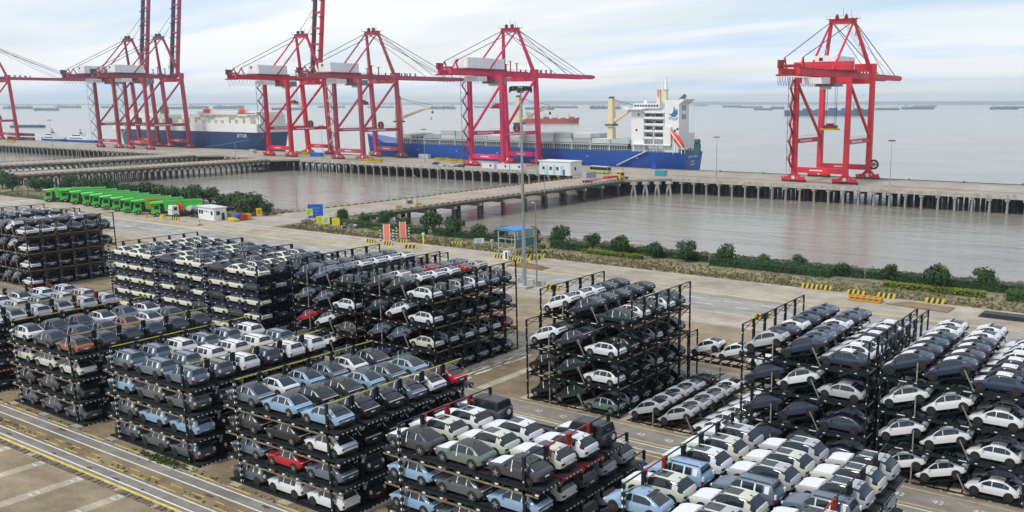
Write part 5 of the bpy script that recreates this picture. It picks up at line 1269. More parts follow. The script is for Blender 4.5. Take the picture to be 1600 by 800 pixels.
hedge(-232, -188, 186.4, 2.4, 2.2, M_L3, 'green hedge behind the notice boards and pink banners'); hedge(-186, -147, 186.9, 2.2, 2.2, M_L1, 'dark hedge left of the blue roofed frame'); hedge(-143, -131, 186.4, 2.4, 2.4, M_L1, 'dark hedge right of the tall mast')
hedge(-129, -98, 189.4, 2.0, 2.2, M_L1, 'dark hedge among the middle bushes'); hedge(-97, -60, 189.4, 2.4, 2.4, M_L1, 'thick dark hedge right of the middle'); hedge(-60, -10, 190.4, 2.4, 2.2, M_L1, 'dark hedge at the right edge'); hedge(-96, -66, 186.0, 2.2, 2.2, M_L1, 'lower dark hedge in front of the middle right one')
hedge(-131, -113, 183.9, 2.0, 1.4, M_L2, 'yellow green hedge right of the mast'); hedge(-54, -33.5, 183.2, 2.0, 1.4, M_L2, 'yellow green hedge on the right waterfront'); hedge(-152, -143, 183.9, 2.0, 1.4, M_L2, 'yellow green hedge left of the blue roofed frame'); hedge(-208, -192, 184.2, 2.0, 1.2, M_L2, 'yellow green hedge behind the banners'); hedge(-30, -22, 183.4, 3.0, 2.2, M_L3, 'low shrubs at the far right edge')
# dry grass tufts on the verge, riprap below
b = MB(); MG1 = mat('dry_grass', (.30, .25, .13), .9, noise_s=.5, col2=(.17, .16, .07)); MG2 = mat('green_grass', (.11, .125, .05), .9)
for _ in range(9000):
    x = rv.uniform(-430, 20); y = 174 + abs(rv.gauss(0, 4.2)) if rv.random() < .8 else rv.uniform(174, 196)
    if -271 < x < -238: continue
    z = .05+.3*min(1, (y-174)/8); h = rv.uniform(.08, .34); w_ = rv.uniform(.12, .4); a = rv.uniform(0, 3.1)
    b.m(MG1 if rv.random() < .6 else MG2)
    for q in range(2):
        dx, dy = w_*math.cos(a+q*1.4), w_*math.sin(a+q*1.4); b.add([(x-dx, y-dy, z-.1), (x+dx, y+dy, z-.1), (x+dx*.6, y+dy*.6, z+h), (x-dx*.6, y-dy*.6, z+h)], [(0, 1, 2, 3)])
tag(b.build('grass', recalc=False), kind='stuff')
b = MB(); MR1 = mat('rock_grey', (.18, .16, .14), .9, noise_s=.8, noise_a=.4); MR2 = mat('rock_brown', (.13, .10, .08), .9)
ico = bmesh.new(); bmesh.ops.create_icosphere(ico, subdivisions=1, radius=1); iv = [v.co.copy() for v in ico.verts]; ifc = [[v.index for v in f.verts] for f in ico.faces]; ico.free()
def bankz(y): return interp([(194, .15), (198, -.1), (204, -.9), (210, -2.0), (217, -3.3), (224, -4.7), (231, -6.1), (238, -7.5), (246, -8.7)], y)
for _ in range(4200):
    x = rv.uniform(-430, 20); y = (rv.triangular(192, 243, 236) if rv.random() < .6 else rv.uniform(192, 206)) + 3*noise.noise(Vector((x*.06, 0, 0)))
    if y > 238 and noise.noise(Vector((x*.11, 2, 0))) < .05: continue
    if -271 < x < -238 and y < 215: continue
    s_ = rv.uniform(.35, 1.15) if y > 208 else rv.uniform(.6, 1.5); sc_ = Vector((s_*rv.uniform(.7, 1.4), s_*rv.uniform(.7, 1.3), s_*rv.uniform(.5, 1.0))); c = Vector((x, y, bankz(y)+.1)); b.m(MR1 if rv.random() < .55 else MR2)
    b.add([(c.x+v.x*sc_.x*rv.uniform(.8, 1.2), c.y+v.y*sc_.y*rv.uniform(.8, 1.2), c.z+v.z*sc_.z) for v in iv], ifc)
tag(b.build('riprap', recalc=False), kind='stuff')

# ================================================================== YARD FURNITURE
MGALV = mat('galvanised_steel', (.36, .40, .44), .45, .5, noise_s=.5, noise_a=.25, aniso=(1, 1, .2)); MDK = mat('fitting_dark', (.04, .045, .05), .5); MLMP = mat('lamp_glass', (.5, .5, .48), .2)
MBLU = mat('roof_blue', (.01, .22, .62), .5); MSBL = mat('sign_blue', (.01, .13, .62), .5); MSYE = mat('sign_yellow', (.80, .76, .02), .5); MCON = mat('precast_concrete', (.42, .41, .38), .9)
def mast(p, h, nl, r0, label, nm='floodlight_mast', ring=1.9):
    t = empty(nm, tuple(p), 0, label, 'light mast', 'light masts')
    b = MB().m(MGALV)
    b.tube((0, 0, 0), (0, 0, h*.35), r0, r0*.8, 12); b.tube((0, 0, h*.35), (0, 0, h*.7), r0*.76, r0*.6, 12); b.tube((0, 0, h*.7), (0, 0, h), r0*.56, r0*.4, 12); b.build('pole', t, smooth=40)
    b = MB().m(MCON); b.box((-r0*3, -r0*3, 0), (r0*3, r0*3, .5)); b.build('base', t)
    b = MB().m(MDK)
    for i in range(12): a, c = 6.283*i/12, 6.283*(i+1)/12; b.beam((ring*.75*math.cos(a), ring*.75*math.sin(a), h), (ring*.75*math.cos(c), ring*.75*math.sin(c), h), .12)
    for i in range(4): a = 1.57*i; b.beam((0, 0, h), (ring*.75*math.cos(a), ring*.75*math.sin(a), h), .1)
    b.build('lamp_ring', t)
    lm_ = MB().m(MDK); lm_.prism([(-.1, -.05), (.55, -.35), (.6, .15), (0, .25)], 'y', -.28, .28); lm_.m(MLMP); lm_.add([(.05, -.25, -.12), (.5, -.25, -.345), (.5, .25, -.345), (.05, .25, -.12)], [(0, 1, 2, 3)]); 
    if nl > 8: lm_.v = [(x*1.0, y*1.1, z*1.7-.15) for x, y, z in lm_.v]
    me = lm_.mesh('floodlight')
    for i in range(nl):
        a = 6.283*i/nl; o = inst('floodlight', me, t, (ring*.72*math.cos(a), ring*.72*math.sin(a), h-.15-(.35 if i % 3 == 1 and nl > 8 else 0)), a)
    return t
m_ = mast(G(820, 450), 41, 12, .42, 'tall floodlight mast standing in the middle of the yard', ring=2.4)
b = MB().m(mat('rust_stain', (.27, .25, .21), .7, noise_s=.6, noise_a=.4, aniso=(1, 1, .15))); b.tube((0, 0, 16), (0, 0, 24), .35, .325, 12, False); b.build('rust_band', m_)
for u, v, h, l in ((1119, 280, 21, 'light pole on the quay right of the blue ship stern'), (1390, 292, 21, 'light pole on the quay right of the rightmost crane'), (82, 230, 23, 'light pole on the far left quay'), (505, 247, 22, 'light pole beside the blue container on the quay'), (664, 253, 21, 'light pole on the quay left of the pinkish crane'), (838, 273, 23, 'light pole by the white quay building'), (237, 232, 22, 'light pole in front of the paired cranes')):
    mast(G(u, v), h, 6, .22, l, 'quay_light_pole', ring=1.4)
def pole(u, v, h, label, arm=1.5):
    t = empty('lamp_post', tuple(G(u, v)), -.4, label, 'lamp post', 'lamp posts'); b = MB().m(MGALV); b.tube((0, 0, 0), (0, 0, h), .17, .1, 8); b.build('pole', t)
    b = MB().m(MGALV); b.beam((0, 0, h), (-arm, 0, h+.3), .09); b.build('arm', t); b = MB().m(MLMP); b.box((-arm-.9, -.16, h+.22), (-arm+.1, .16, h+.4)); b.build('lamp_head', t)
pole(839, 447, 17.2, 'thin lamp post just right of the tall mast', .6)
for u, v, h, l in ((465, 332, 11, 'lamp post at the left foot of the right trestle'), (608.5, 314, 8.5, 'lamp post on the left kerb of the right trestle'), (652, 317, 10, 'lamp post on the near kerb of the trestle beside the gate'), (689, 303, 10, 'lamp post further along the right trestle'), (125, 262, 12, 'lamp post on the farther left trestle'), (369, 253, 12, 'lamp post where the left trestle meets the quay'), (851, 305-3, 10, 'lamp post on the trestle right of the mast')): pole(u, v, h, l)
# striped barriers
SB = MB()
for i in range(7):
    SB.m(M_KERBY if i % 2 == 0 else M_KERBK).add([(i*.5, -.28, 0), (i*.5+.5, -.28, 0), (i*.5+.75, -.2, .95), (i*.5+.25, -.2, .95), (i*.5, .28, 0), (i*.5+.5, .28, 0), (i*.5+.75, .2, .95), (i*.5+.25, .2, .95)], [(0, 1, 2, 3), (7, 6, 5, 4), (3, 2, 6, 7), (0, 3, 7, 4), (1, 5, 6, 2)])
sbm = SB.mesh('striped_barrier')
def barrier(u, v, rot, label, s=1.0):
    o = inst('striped_barrier', sbm, None, tuple(G(u, v)), rot); o.scale = (s, s, s); tag(o, label, 'barrier', 'black and yellow striped barriers')
for a in ((772, 402, -.1, 'striped barrier at the left end of the row below the frame'), (785, 404, -.15, 'second striped barrier below the blue roofed frame'), (797, 406, -.2, 'third striped barrier below the blue roofed frame'), (809, 409, -.2, 'striped barrier just left of the mast, in front'), (801, 397, -.1, 'striped barrier under the blue roofed frame'), (822, 402, .2, 'striped barrier just right of the mast'), (832, 401, .1, 'striped barrier at the right end near the thin post'), (826, 407, 1.2, 'striped barrier standing crosswise right of the mast'),
          (572, 378, 0, 'striped barrier left of the pink banners'), (599, 382, 0, 'striped barrier under the left pink banner'), (622, 378, 0, 'striped barrier under the right pink banner'), (630, 388, .6, 'short striped barrier below the banners'), (706, 382, 0, 'lone striped barrier on the verge beside the white board'), (1252, 449, 0, 'left one of two joined barriers on the right verge'), (1273, 451, 0, 'right one of two joined barriers on the right verge'), (1323, 459, 0, 'low barrier left of the orange steel frame'), (1370, 464, 0, 'striped barrier behind the orange steel frame'), (1445, 472, 0, 'striped barrier nearest the right edge'),
          (852, 451, 0, 'striped barrier behind the block beside empty bay'), (267, 343, .2, 'striped barrier in front of the white crane truck'), (500, 354, 0, 'striped barrier under the first yellow board'), (523, 356, 0, 'striped barrier under the third yellow board'), (1176, 500, 1.0, 'striped barrier seen through the right rack posts')): barrier(*a)
# blue roofed frame
fr = empty('steel_shelter', (-145.5, 168.5, 0), 0, 'open steel frame shelter with a bright blue roof by the verge', 'shelter')
for x in (0, 5.2):
    for y in (0, 7.5):
        b = MB().m(MCON); b.box((x-.12, y-.12, 0), (x+.12, y+.12, 7)); b.build('post', fr)
b = MB().m(MCON)
for z in (2.4, 4.8, 6.8):
    b.box((.12, -.08, z), (5.08, .08, z+.16)); b.box((.12, 7.42, z), (5.08, 7.58, z+.16)); b.box((-.08, .12, z), (.08, 7.38, z+.16)); b.box((5.12, .12, z), (5.28, 7.38, z+.16))
for y in (2.5, 5): b.box((-.07, y-.07, 0), (.07, y+.07, 7))
b.build('frame_rail', fr)
b = MB().m(mat('shelter_glass', (.10, .20, .20), .15)); b.box((.2, 7.3, 2.6), (5, 7.36, 6.6)); b.box((5.05, .3, 2.6), (5.1, 7.2, 4.7)); b.build('glass_panel', fr)
b = MB().m(MBLU); b.prism([(-.6, 7.0), (5.8, 7.0), (5.8, 7.16), (2.6, 7.6), (-.6, 7.16)], 'y', -.5, 5.2); b.build('roof', fr)
kk = empty('kiosk', (-142.5, 166.5, 0), 0, 'small white cabinet standing at the foot of the steel shelter', 'cabinet'); b = MB().m(M_SW); b.box((0, 0, 0), (1.5, 1.2, 2.2)); b.build('shell', kk); b = MB().m(MDK); b.box((.7, -.04, .3), (1.3, -.003, 2.0)); b.build('door', kk)
# banners
for u, v, l in ((605, 379, 'left pink vertical banner with checkered posts'), (630, 375, 'right pink vertical banner with checkered posts')):
    t = empty('pink_banner', tuple(G(u, v)), .55, l, 'banner', 'pink banners beside the road')
    b = MB().m(mat('banner_pink', (.85, .24, .20), .6)); b.box((-.75, -.05, .5), (.75, .05, 5.1)); b.build('panel', t)
    b = MB().m(M_WHT); b.box((-.95, -.04, .4), (-.753, .04, 5.2)); b.box((.753, -.04, .4), (.95, .04, 5.2)); b.build('frame', t)
    for s in (-1, 1):
        b = MB()
        for k in range(10): b.m(M_KERBK if k % 2 else M_WHT).box((s*1.75-.16, -.16, k*.4), (s*1.75+.16, .16, k*.4+.4))
        b.build('checkered_post', t)
# notice boards
def board(u, v, w_, h, z0, m, label, rot=.8, text=None, m2=None):
    t = empty('notice_board', tuple(G(u, v)), rot, label, 'notice board', 'notice boards by the road')
    b = MB().m(m); b.box((-w_/2, -.06, z0), (w_/2, .06, z0+h)); b.build('panel', t)
    for s in (-1, 1): b = MB().m(MGALV); b.box((s*w_*.4-.06, .063, 0), (s*w_*.4+.06, .18, z0+h*.9)); b.build('post', t)
    b = MB().m(m2 or M_WHT)
    for k in range(3): b.box((-w_*.32, -.075, z0+h*(.68-.22*k)), (w_*(.32-.1*k), -.062, z0+h*(.76-.22*k)))
    b.build('print', t)
MPR = mat('print_green', (.10, .30, .12), .6)
board(494, 346, 4.6, 4.4, 1.2, MSBL, 'large blue board at the trestle entrance', m2=mat('print_lightblue', (.10, .30, .75), .6)); board(484, 347, 2.2, 2.3, 2.0, mat('sign_lime', (.62, .78, .16), .5), 'lime board left of the large blue board', m2=MPR); board(506, 347, 2.4, 1.4, .6, M_WHT, 'small white board right of the large blue board', m2=MSBL)
board(501, 356, 2.2, 2.2, 1.4, MSYE, 'yellow board, left of the three in the front row', m2=mat('print_ochre', (.5, .42, .02), .6)); board(510, 357, 2.2, 2.2, 1.4, mat('sign_pale', (.70, .80, .50), .5), 'pale green and white board between two yellow ones', m2=MPR); board(525.5, 359, 2.2, 2.2, 1.4, MSYE, 'yellow board, right of the three in the front row', m2=mat('print_ochre', (.5, .42, .02), .6))
board(749, 387, 2.6, 1.3, 1.2, M_WHT, 'white information board with blue top on the verge', m2=MSBL)
pb_ = board(405.5, 338, 1.9, 2.6, .2, mat('sign_amber', (.85, .50, .01), .5), 'amber panels at the corner where the trestle road begins', m2=MDK)
b = MB().m(MCON); b.tube((0, 0, 0), (0, 0, 2.2), .18, None, 8); b.tube((0, 0, 2.2), (0, 0, 2.8), .45, None, 10); o = b.build('warning_post', loc=tuple(G(769, 391))); tag(o, 'pale warning post with a round head on the verge', 'post')
b = MB().m(MSYE); b.box((-.15, -.15, 0), (.15, .15, 2.6)); b.m(M_WHT).box((-.4, -.2, 2.6), (.4, .2, 3.0)); o = b.build('camera_post', loc=tuple(G(662, 381))); tag(o, 'yellow post with a white box on the verge right of banners', 'post')
# rubble at the trestle corner
for u, v, s, l in ((482, 350, 2.2, 'heap of stone and concrete left of the yellow boards'), (549, 357, 2.4, 'heap of grey rubble right of the yellow boards'), (559, 354, 1.8, 'pale broken concrete on top of the rubble heap')):
    t = empty('rubble_heap', tuple(G(u, v)), 0, l, 'rubble'); b = MB()
    for _ in range(16):
        c = Vector((rv.gauss(0, s*.6), rv.gauss(0, s*.4), rv.uniform(0, s*.6))); z_ = rv.uniform(.4, .9); b.m(MR1 if rv.random() < .6 else MCON); b.add([(c.x+q.x*z_*rv.uniform(.7, 1.3), c.y+q.y*z_, c.z+q.z*z_*.7) for q in iv], ifc)
    tag(b.build('rubble', t), kind='stuff')
# booth
p = G(332, 342); bt = empty('guard_booth', tuple(p), -.12, 'white site cabin with blue trim beside the shrubs', 'cabin')
b = MB().m(M_SW); b.box((-5.4, -2, 0), (5.4, 2.2, 4.0)); b.build('wall', bt); b = MB().m(mat('cabin_roof', (.62, .66, .68), .5)); b.box((-5.8, -2.4, 4.003), (5.8, 2.6, 4.25)); b.build('roof', bt)
wv = MB().m(M_WIN); wv.box((-.6, -.05, 0), (.6, 0, 1.3)); wq = wv.mesh('window')
for x in (-4.2, -2.6, 3.9): inst('window', wq, bt, (x, -2.003, 1.7))
o = inst('window', wq, bt, (5.403, -.6, 1.7), R(90)); b = MB().m(MSBL); 
for k in range(5): b.box((-1.5+k*.75, -2.04, 2.5+(k % 2)*.15), (-1.0+k*.75, -2.003, 2.9))
b.build('lettering', bt); b = MB().m(MDK); b.box((5.403, .5, .1), (5.45, 1.5, 2.4)); b.build('door', bt)
for u, v, l in ((323, 341, 'yellow block at the left foot of the white cabin'), (336, 343, 'yellow block at the right foot of the white cabin'), (254, 342, 'yellow block on the ground left of the crane truck')):
    b = MB().m(M_KERBY); b.prism([(-1.4, 0), (1.4, 0), (1.0, 1.1), (-1.0, 1.1)], 'y', -.5, .5); o = b.build('yellow_block', loc=tuple(G(u, v)), rotz=-.2); tag(o, l, 'concrete block', 'yellow concrete blocks')
for u, v, c, l in ((364, 345, (.72, .48, .02), 'stack of yellow planks right of the cabin'), (373, 344, (.01, .12, .50), 'blue box among the coloured boxes'), (380, 344, (.55, .03, .02), 'red box among the coloured boxes'), (386, 343, (.72, .38, .02), 'orange box at the right end of the coloured boxes')):
    m2 = mat('box_paint_%d' % u, c, .5); b = MB().m(m2); w_ = 3.4 if u == 364 else 1.5; h = .8 if u == 364 else 1.9
    b.box((-w_, -1, .1), (w_, 1, h)); b.m(MDK)
    for s in (-.6, .6): b.box((s*w_-.15, -1.05, 0), (s*w_+.15, 1.05, .2)); b.box((s*w_-.06, -1.03, .2), (s*w_+.06, 1.03, h+.03))
    o = b.build('coloured_box', loc=tuple(G(u, v)), rotz=-.3); tag(o, l, 'box', 'coloured boxes by the road corner')
b = MB().m(M_RED); b.tube((0, 0, .1), (0, 0, 1.5), .45, .12, 10); b.m(M_WHT).tube((0, 0, .6), (0, 0, .9), .35, .27, 10); b.m(MDK).box((-.9, -.9, 0), (.9, .9, .1)); o = b.build('traffic_cone', loc=tuple(G(312, 352))); tag(o, 'red cone on a base alone on the open yard', 'traffic cone')
# steel plates, orange frame, debris
t = empty('steel_plates', tuple(G(1540, 494)), 0, 'stack of dark steel plates lying at the right edge', 'steel plates')
for k in range(3): b = MB().m(mat('plate_dark', (.035, .035, .045), .6)); b.box((-1+.3*k, -1.2, .02+k*.28), (22, 1.6-.2*k, .24+k*.28)); b.build('plate', t)
b = MB().m(mat('rust_plate', (.24, .16, .10), .8, noise_s=.5, noise_a=.35)); q = [G(1383, 475), G(1420, 472), G(1492, 482), G(1480, 489)]
b.add([(p_.x, p_.y, .06) for p_ in q] + [(p_.x, p_.y, .16) for p_ in q], [(4, 5, 6, 7), (0, 1, 5, 4), (1, 2, 6, 5), (2, 3, 7, 6), (3, 0, 4, 7)]); o = b.build('rusty_plate'); tag(o, 'flat rusty steel sheet lying on the yard near the verge', 'steel sheet')
t = empty('orange_frame', tuple(G(1352, 470)), 0, 'low orange steel frame lying beside a striped barrier', 'steel frame'); b = MB().m(mat('frame_orange', (.62, .30, .02), .5))
for y in (-1, 1): b.box((-3.2, y-.1, .1), (3.2, y+.1, .35)); b.box((-3, y-.08, .7), (3, y+.08, .9))
for k in range(6): b.box((-3+k*1.2, -1, .15), (-2.8+k*1.2, 1, .9))
b.build('frame', t)
t = empty('soil_heap', tuple(G(826, 417)), 0, 'flat brown heap of soil beside the mast', 'soil heap'); b = MB().m(mat('brown_soil', (.19, .11, .05), .95, noise_s=1.2, noise_a=.5, bump=.5))
gr = [[(-5.5+11*i/12, -2+4*j/6, max(-.05, .75*(1-((i-6)/6)**2)*(1-((j-3)/3)**2)*(1+.8*noise.noise(Vector((i*.7, j*.9, 0)))))) for j in range(7)] for i in range(13)]
b.loft(gr, close=False, caps=False); tag(b.build('soil', t, smooth=60), kind='stuff')
for u, v, l in ((806, 441, 'small concrete block left of the mast foot'), (829, 444, 'small concrete block between mast and thin post'), (812, 436, 'white block behind the mast foot'), (846, 446, 'white block right of the thin post')):
    b = MB().m(MCON); b.prism([(-1.2, 0), (1.2, 0), (.8, 1), (-.8, 1)], 'y', -.5, .5); o = b.build('concrete_block', loc=tuple(G(u, v))); tag(o, l, 'concrete block', 'concrete blocks round the mast')

# ================================================================== VEHICLES
M_GREEN = mat('truck_green', (.07, .66, .05), .4, coat=.4); M_TK = mat('truck_dark', (.03, .035, .04), .6); M_TW = mat('truck_white', (.75, .76, .76), .4, coat=.3)
def wheel_mesh(r, w_):
    b = MB().m(M_TYRE); b.tube((0, -w_/2, r), (0, w_/2, r), r, None, 16); b.m(M_RIM)
    for s in (-1, 1): b.tube((0, s*w_/2, r), (0, s*(w_/2+.02), r), r*.5, None, 10)
    return b.mesh('wheel')
TW = wheel_mesh(.72, .55)
def dump_truck(loc, rot, label):   # cab at the local -x end
    t = empty('dump_truck', loc, rot, label, 'dump truck', 'green dump trucks parked side by side')
    b = MB().m(M_GREEN); b.prism([(-6.6, 1.0), (-4.3, 1.0), (-4.3, 3.9), (-6.1, 3.9), (-6.6, 2.4)], 'y', -1.6, 1.6); b.m(M_TK).box((-6.8, -1.6, .55), (-6.0, 1.6, 1.0)); b.m(M_GREEN).box((-6.85, -1.5, 1.0), (-6.55, 1.5, 1.5)); b.build('cab', t)
    b = MB().m(M_WIN); b.add([(-6.63, -1.45, 2.3), (-6.63, 1.45, 2.3), (-6.16, 1.42, 3.85), (-6.16, -1.42, 3.85)], [(0, 1, 2, 3)]); b.build('windscreen', t)
    for s in (-1, 1): b = MB().m(M_WIN); b.box((-6.05, s*1.63-.02, 2.35), (-4.6, s*1.63+.02, 3.7)); b.build('side_window', t)
    b = MB().m(M_TK); b.box((-4.3, -1.2, .9), (6.6, 1.2, 1.5)); b.box((-4.1, -1.5, 1.5), (-3.2, 1.5, 3.8)); b.build('chassis', t)
    b = MB().m(M_GREEN)
    b.prism([(-3.0, 1.7), (5.6, 1.7), (8.2, 3.5), (8.2, 4.9), (-3.2, 4.6)], 'y', -1.85, 1.85); b.prism([(-7.0, 4.25), (-3.2, 4.15), (-3.2, 4.9), (-7.0, 4.55)], 'y', -1.8, 1.8)
    for k in range(7): b.box((-2.4+k*1.4, -1.98, 2.0), (-2.2+k*1.4, 1.98, 4.6))
    b.box((-3.2, -1.98, 4.62), (8.2, -1.853, 4.95)); b.box((-3.2, 1.853, 4.62), (8.2, 1.98, 4.95)); b.build('dump_body', t)
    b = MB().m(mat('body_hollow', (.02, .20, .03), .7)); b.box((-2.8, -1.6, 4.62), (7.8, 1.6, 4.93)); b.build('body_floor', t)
    for x in (-5.2, 2.2, 4.0):
        for s in (-1, 1): inst('wheel', TW, t, (x, s*1.45, 0))
    for s in (-1, 1): b = MB().m(M_LAMPW); b.box((-6.86, s*1.1-.2, 1.1), (-6.84, s*1.1+.2, 1.35)); b.build('headlight', t)
    b = MB().m(M_TW); b.box((-6.6, -.5, 1.65), (-6.54, .5, 1.95)); b.build('grille_badge', t); return t
ords = ['first green truck, apart at the left end', 'second green truck from the left', 'third green truck from the left', 'fourth green truck from the left', 'fifth green truck from the left', 'sixth green truck from the left', 'seventh green truck from the left', 'eighth green truck from the left', 'ninth green truck from the left', 'tenth green truck, beside the orange arm']
c = lambda x, yy: G(40+x/5.714, 270+yy/5.714)
for i, (x, y) in enumerate([(215, 262), (358, 262), (452, 281), (560, 297), (642, 311), (728, 328), (825, 344), (918, 358), (1012, 372), (1180, 390)]):
    q = c(x, y); t = dump_truck((q.x+1.6, q.y+5.2, 0), R(63), ords[i]); t.scale = (1.04, 1.1, 1.04)
# orange loader arm in front of the tenth truck
p = c(1085, 372); t = empty('loader_arm', (p.x+2, p.y+1, 0), R(70), 'orange truck mounted loader arm beside the green trucks', 'loader crane')
MO = mat('loader_orange', (.70, .32, .02), .5); b = MB().m(MO); b.beam((0, 0, 1), (-1.8, 0, 5.4), .5, .7); b.beam((-1.8, 0, 5.4), (5.5, 0, 4.9), .5, .8, .3, .4); b.build('arm', t); b = MB().m(M_TK); b.box((-1, -1, 0), (1.4, 1, 1.4)); b.build('pedestal', t)
# white lorry with crane and dark flatbed
p = c(1290, 398); t = empty('crane_lorry', (p.x+.5, p.y+6.8, 0), R(83), 'white cab lorry with red folded crane and long dark flatbed', 'lorry')
b = MB().m(M_TW); b.prism([(-6.6, .8), (-4.2, .8), (-4.2, 3.9), (-6.2, 3.9), (-6.6, 2.3)], 'y', -1.4, 1.4); b.build('cab', t)
b = MB().m(M_WIN); b.add([(-6.58, -1.2, 2.4), (-6.58, 1.2, 2.4), (-6.24, 1.15, 3.6), (-6.24, -1.15, 3.6)], [(0, 1, 2, 3)]); b.build('windscreen', t); b = MB().m(M_WIN); b.box((-5.8, -1.43, 2.3), (-4.7, -1.4, 3.4)); b.build('side_window', t)
b = MB().m(M_TK); b.box((-4.2, -1.4, 1.0), (16, 1.4, 1.45)); b.box((-4.2, -1.3, .7), (15, -1.2, 1.0))
for k in range(12): b.box((-1+k*1.4, -1.42, 1.45), (-.9+k*1.4, -1.36, 2.0))
b.box((-1, -1.42, 1.95), (16, -1.36, 2.05)); b.build('flatbed', t)
b = MB().m(M_RED); b.beam((-3.4, 0, 1.4), (-3.4, -.2, 4.6), .7, .7); b.beam((-3.4, -.2, 4.6), (-3.0, -1.3, 3.2), .5, .6); b.beam((-3.1, -1.3, 3.3), (-2.6, -1.2, 1.6), .4); b.build('folded_crane', t)
for x, r_, z in ((.2, .9, 2.4), (2.3, .9, 2.3), (3.6, .7, 2.9)): b = MB().m(M_SGR if x != .2 else M_TW); b.tube((x-.9, -.9, z), (x+.9, .9, z), r_, None, 12); b.build('roll', t)
for x in (-5.3, 1, 5.5, 7.3, 12, 13.6):
    for s in (-1, 1): inst('wheel', TW, t, (x, s*1.2, 0)).scale = (.85, .85, .85)
# bus on the quay
p = G(938, 271); t = empty('bus', (p.x, p.y, 0), R(-8), 'yellow green coach with black windows parked on the quay', 'bus')
b = MB().m(mat('bus_lime', (.42, .46, .14), .4, coat=.4)); b.prism([(-6.5, .5), (6.5, .5), (6.6, 1.8), (6.2, 3.9), (-6.4, 3.9), (-6.6, 1.8)], 'y', -1.4, 1.4); b.build('body', t)
b = MB().m(M_GLASS); b.box((-6.3, -1.43, 2.0), (6.3, -1.403, 3.5)); b.build('side_window', t); b = MB().m(M_GLASS); b.box((6.3, -1.3, 1.9), (6.58, 1.3, 3.5)); b.build('windscreen', t); b = MB().m(M_TW); b.box((-6.3, -1.3, 3.903), (6.1, 1.3, 4.0)); b.build('roof', t)
for x in (-4, 4.2):
    for s in (-1, 1): inst('wheel', TW, t, (x, s*1.25, 0)).scale = (.75, .75, .75)
# yellow tractor with red trailer and grey container
p = G(968, 281); t = empty('port_tractor', (p.x, p.y+1, 0), R(78), 'yellow port tractor unit pulling a red trailer on the quay', 'truck')
b = MB().m(mat('tractor_yellow', (.62, .44, .10), .5)); b.prism([(-1.6, .8), (1.3, .8), (1.3, 4.0), (-1.3, 4.0), (-1.6, 2.3)], 'y', -1.4, 1.4); b.build('cab', t); b = MB().m(M_WIN); b.box((-1.5, -1.2, 2.3), (-1.45, 1.2, 3.6)); b.build('windscreen', t); b = MB().m(M_WIN); b.box((-1.0, -1.43, 2.2), (.8, -1.4, 3.5)); b.build('side_window', t)
b = MB().m(M_TK); b.box((1.3, -1.2, .8), (4.5, 1.2, 1.3)); b.build('chassis', t)
for x in (-.6, 3.2):
    for s in (-1, 1): inst('wheel', TW, t, (x, s*1.2, 0)).scale = (.8, .8, .8)
p = G(910, 286.5); q = G(962, 281); dv = (q-p); t = empty('red_trailer', tuple(p), math.atan2(dv.y, dv.x), 'long red skeletal trailer carrying a grey container', 'trailer')
L = dv.length; b = MB().m(mat('trailer_red', (.62, .04, .02), .5)); b.box((0, -.5, 1.1), (L, .5, 1.45)); b.box((0, -1.3, 1.2), (.4, 1.3, 1.45)); b.box((L-8, -1.4, 1.2), (L, 1.4, 2.2)); b.build('frame', t)
for x in (2, 3.8, 5.6): inst('wheel', TW, t, (x, -1, 0)).scale = (.7, .7, .7); inst('wheel', TW, t, (x, 1, 0)).scale = (.7, .7, .7)
p = G(918, 284); container(p.x-.5, p.y-.2, 1.5, 7.5, mat('container_steel', (.34, .40, .44), .5), 'grey container riding on the red trailer', rotz=math.atan2(dv.y, dv.x))
# quay containers and cabins
mw = mat('cabin_white', (.70, .74, .76), .5)
for k, (u0, l) in enumerate(((753, 'left one of three white container cabins'), (776, 'middle one of three white container cabins'), (797, 'right one of three white container cabins'))):
    p = atY(u0, 262, 400); t = container(p.x, 400, 0, 9.2, mw, l, 'white cabins on the quay', cat='site cabin', nm='container_cabin'); inst('window', wq, t, (6.6, -.01, 1.0))
p = atY(843, 270, 381); t = empty('quay_building', (p.x, 381, 0), 0, 'white two bay quay building with three square windows', 'building')
b = MB().m(mat('building_white', (.70, .74, .72), .6)); b.box((0, 0, 0), (20.5, 10, 7.0)); b.build('wall', t); b = MB().m(M_SW); b.box((-.3, -.3, 7.003), (20.8, 10.3, 7.5)); b.build('roof', t)
ws = MB().m(M_WIN); ws.box((0, -.06, 0), (1.5, 0, 1.7)); wsm = ws.mesh('window')
for x in (2, 6.8, 11.2): inst('window', wsm, t, (x, -.003, 2.6))
o = inst('window', wsm, t, (20.503, 3.5, 2.6), R(90)); b = MB().m(mat('panel_pale_blue', (.35, .58, .66), .6))
for x in (4.2, 9, 14): MB().m(mat('panel_pale_blue')).box((x, -.05, .2), (x+1.8, -.003, 5)).build('blue_panel', t)
b = MB().m(MDK); b.box((15.6, -.06, .1), (16.8, -.052+.0, 3)); b.build('door', t)
container(-537, 421, 0, 11.5, mat('container_blue', (.01, .15, .50), .5), 'bright blue container on the quay beside the red crane'); container(-508, 449, 0, 10, mat('container_dullgrey', (.33, .36, .40), .6), 'grey container under the faded pink crane'); container(-456, 447, 0, 9, mat('container_palegrey', (.48, .50, .50), .6), 'pale grey cabin behind a quay light pole', nm='container_cabin', cat='site cabin')
p = G(1023, 275); container(p.x, p.y, 0, 6, mat('container_teal', (.03, .30, .34), .5), 'small teal container on the quay below the ship stern'); p = G(1018, 264); t = container(p.x, p.y, 0, 3, mat('cabin_blue', (.02, .08, .45), .5), 'dark blue booth on the quay beside the ship', nm='booth', cat='booth')
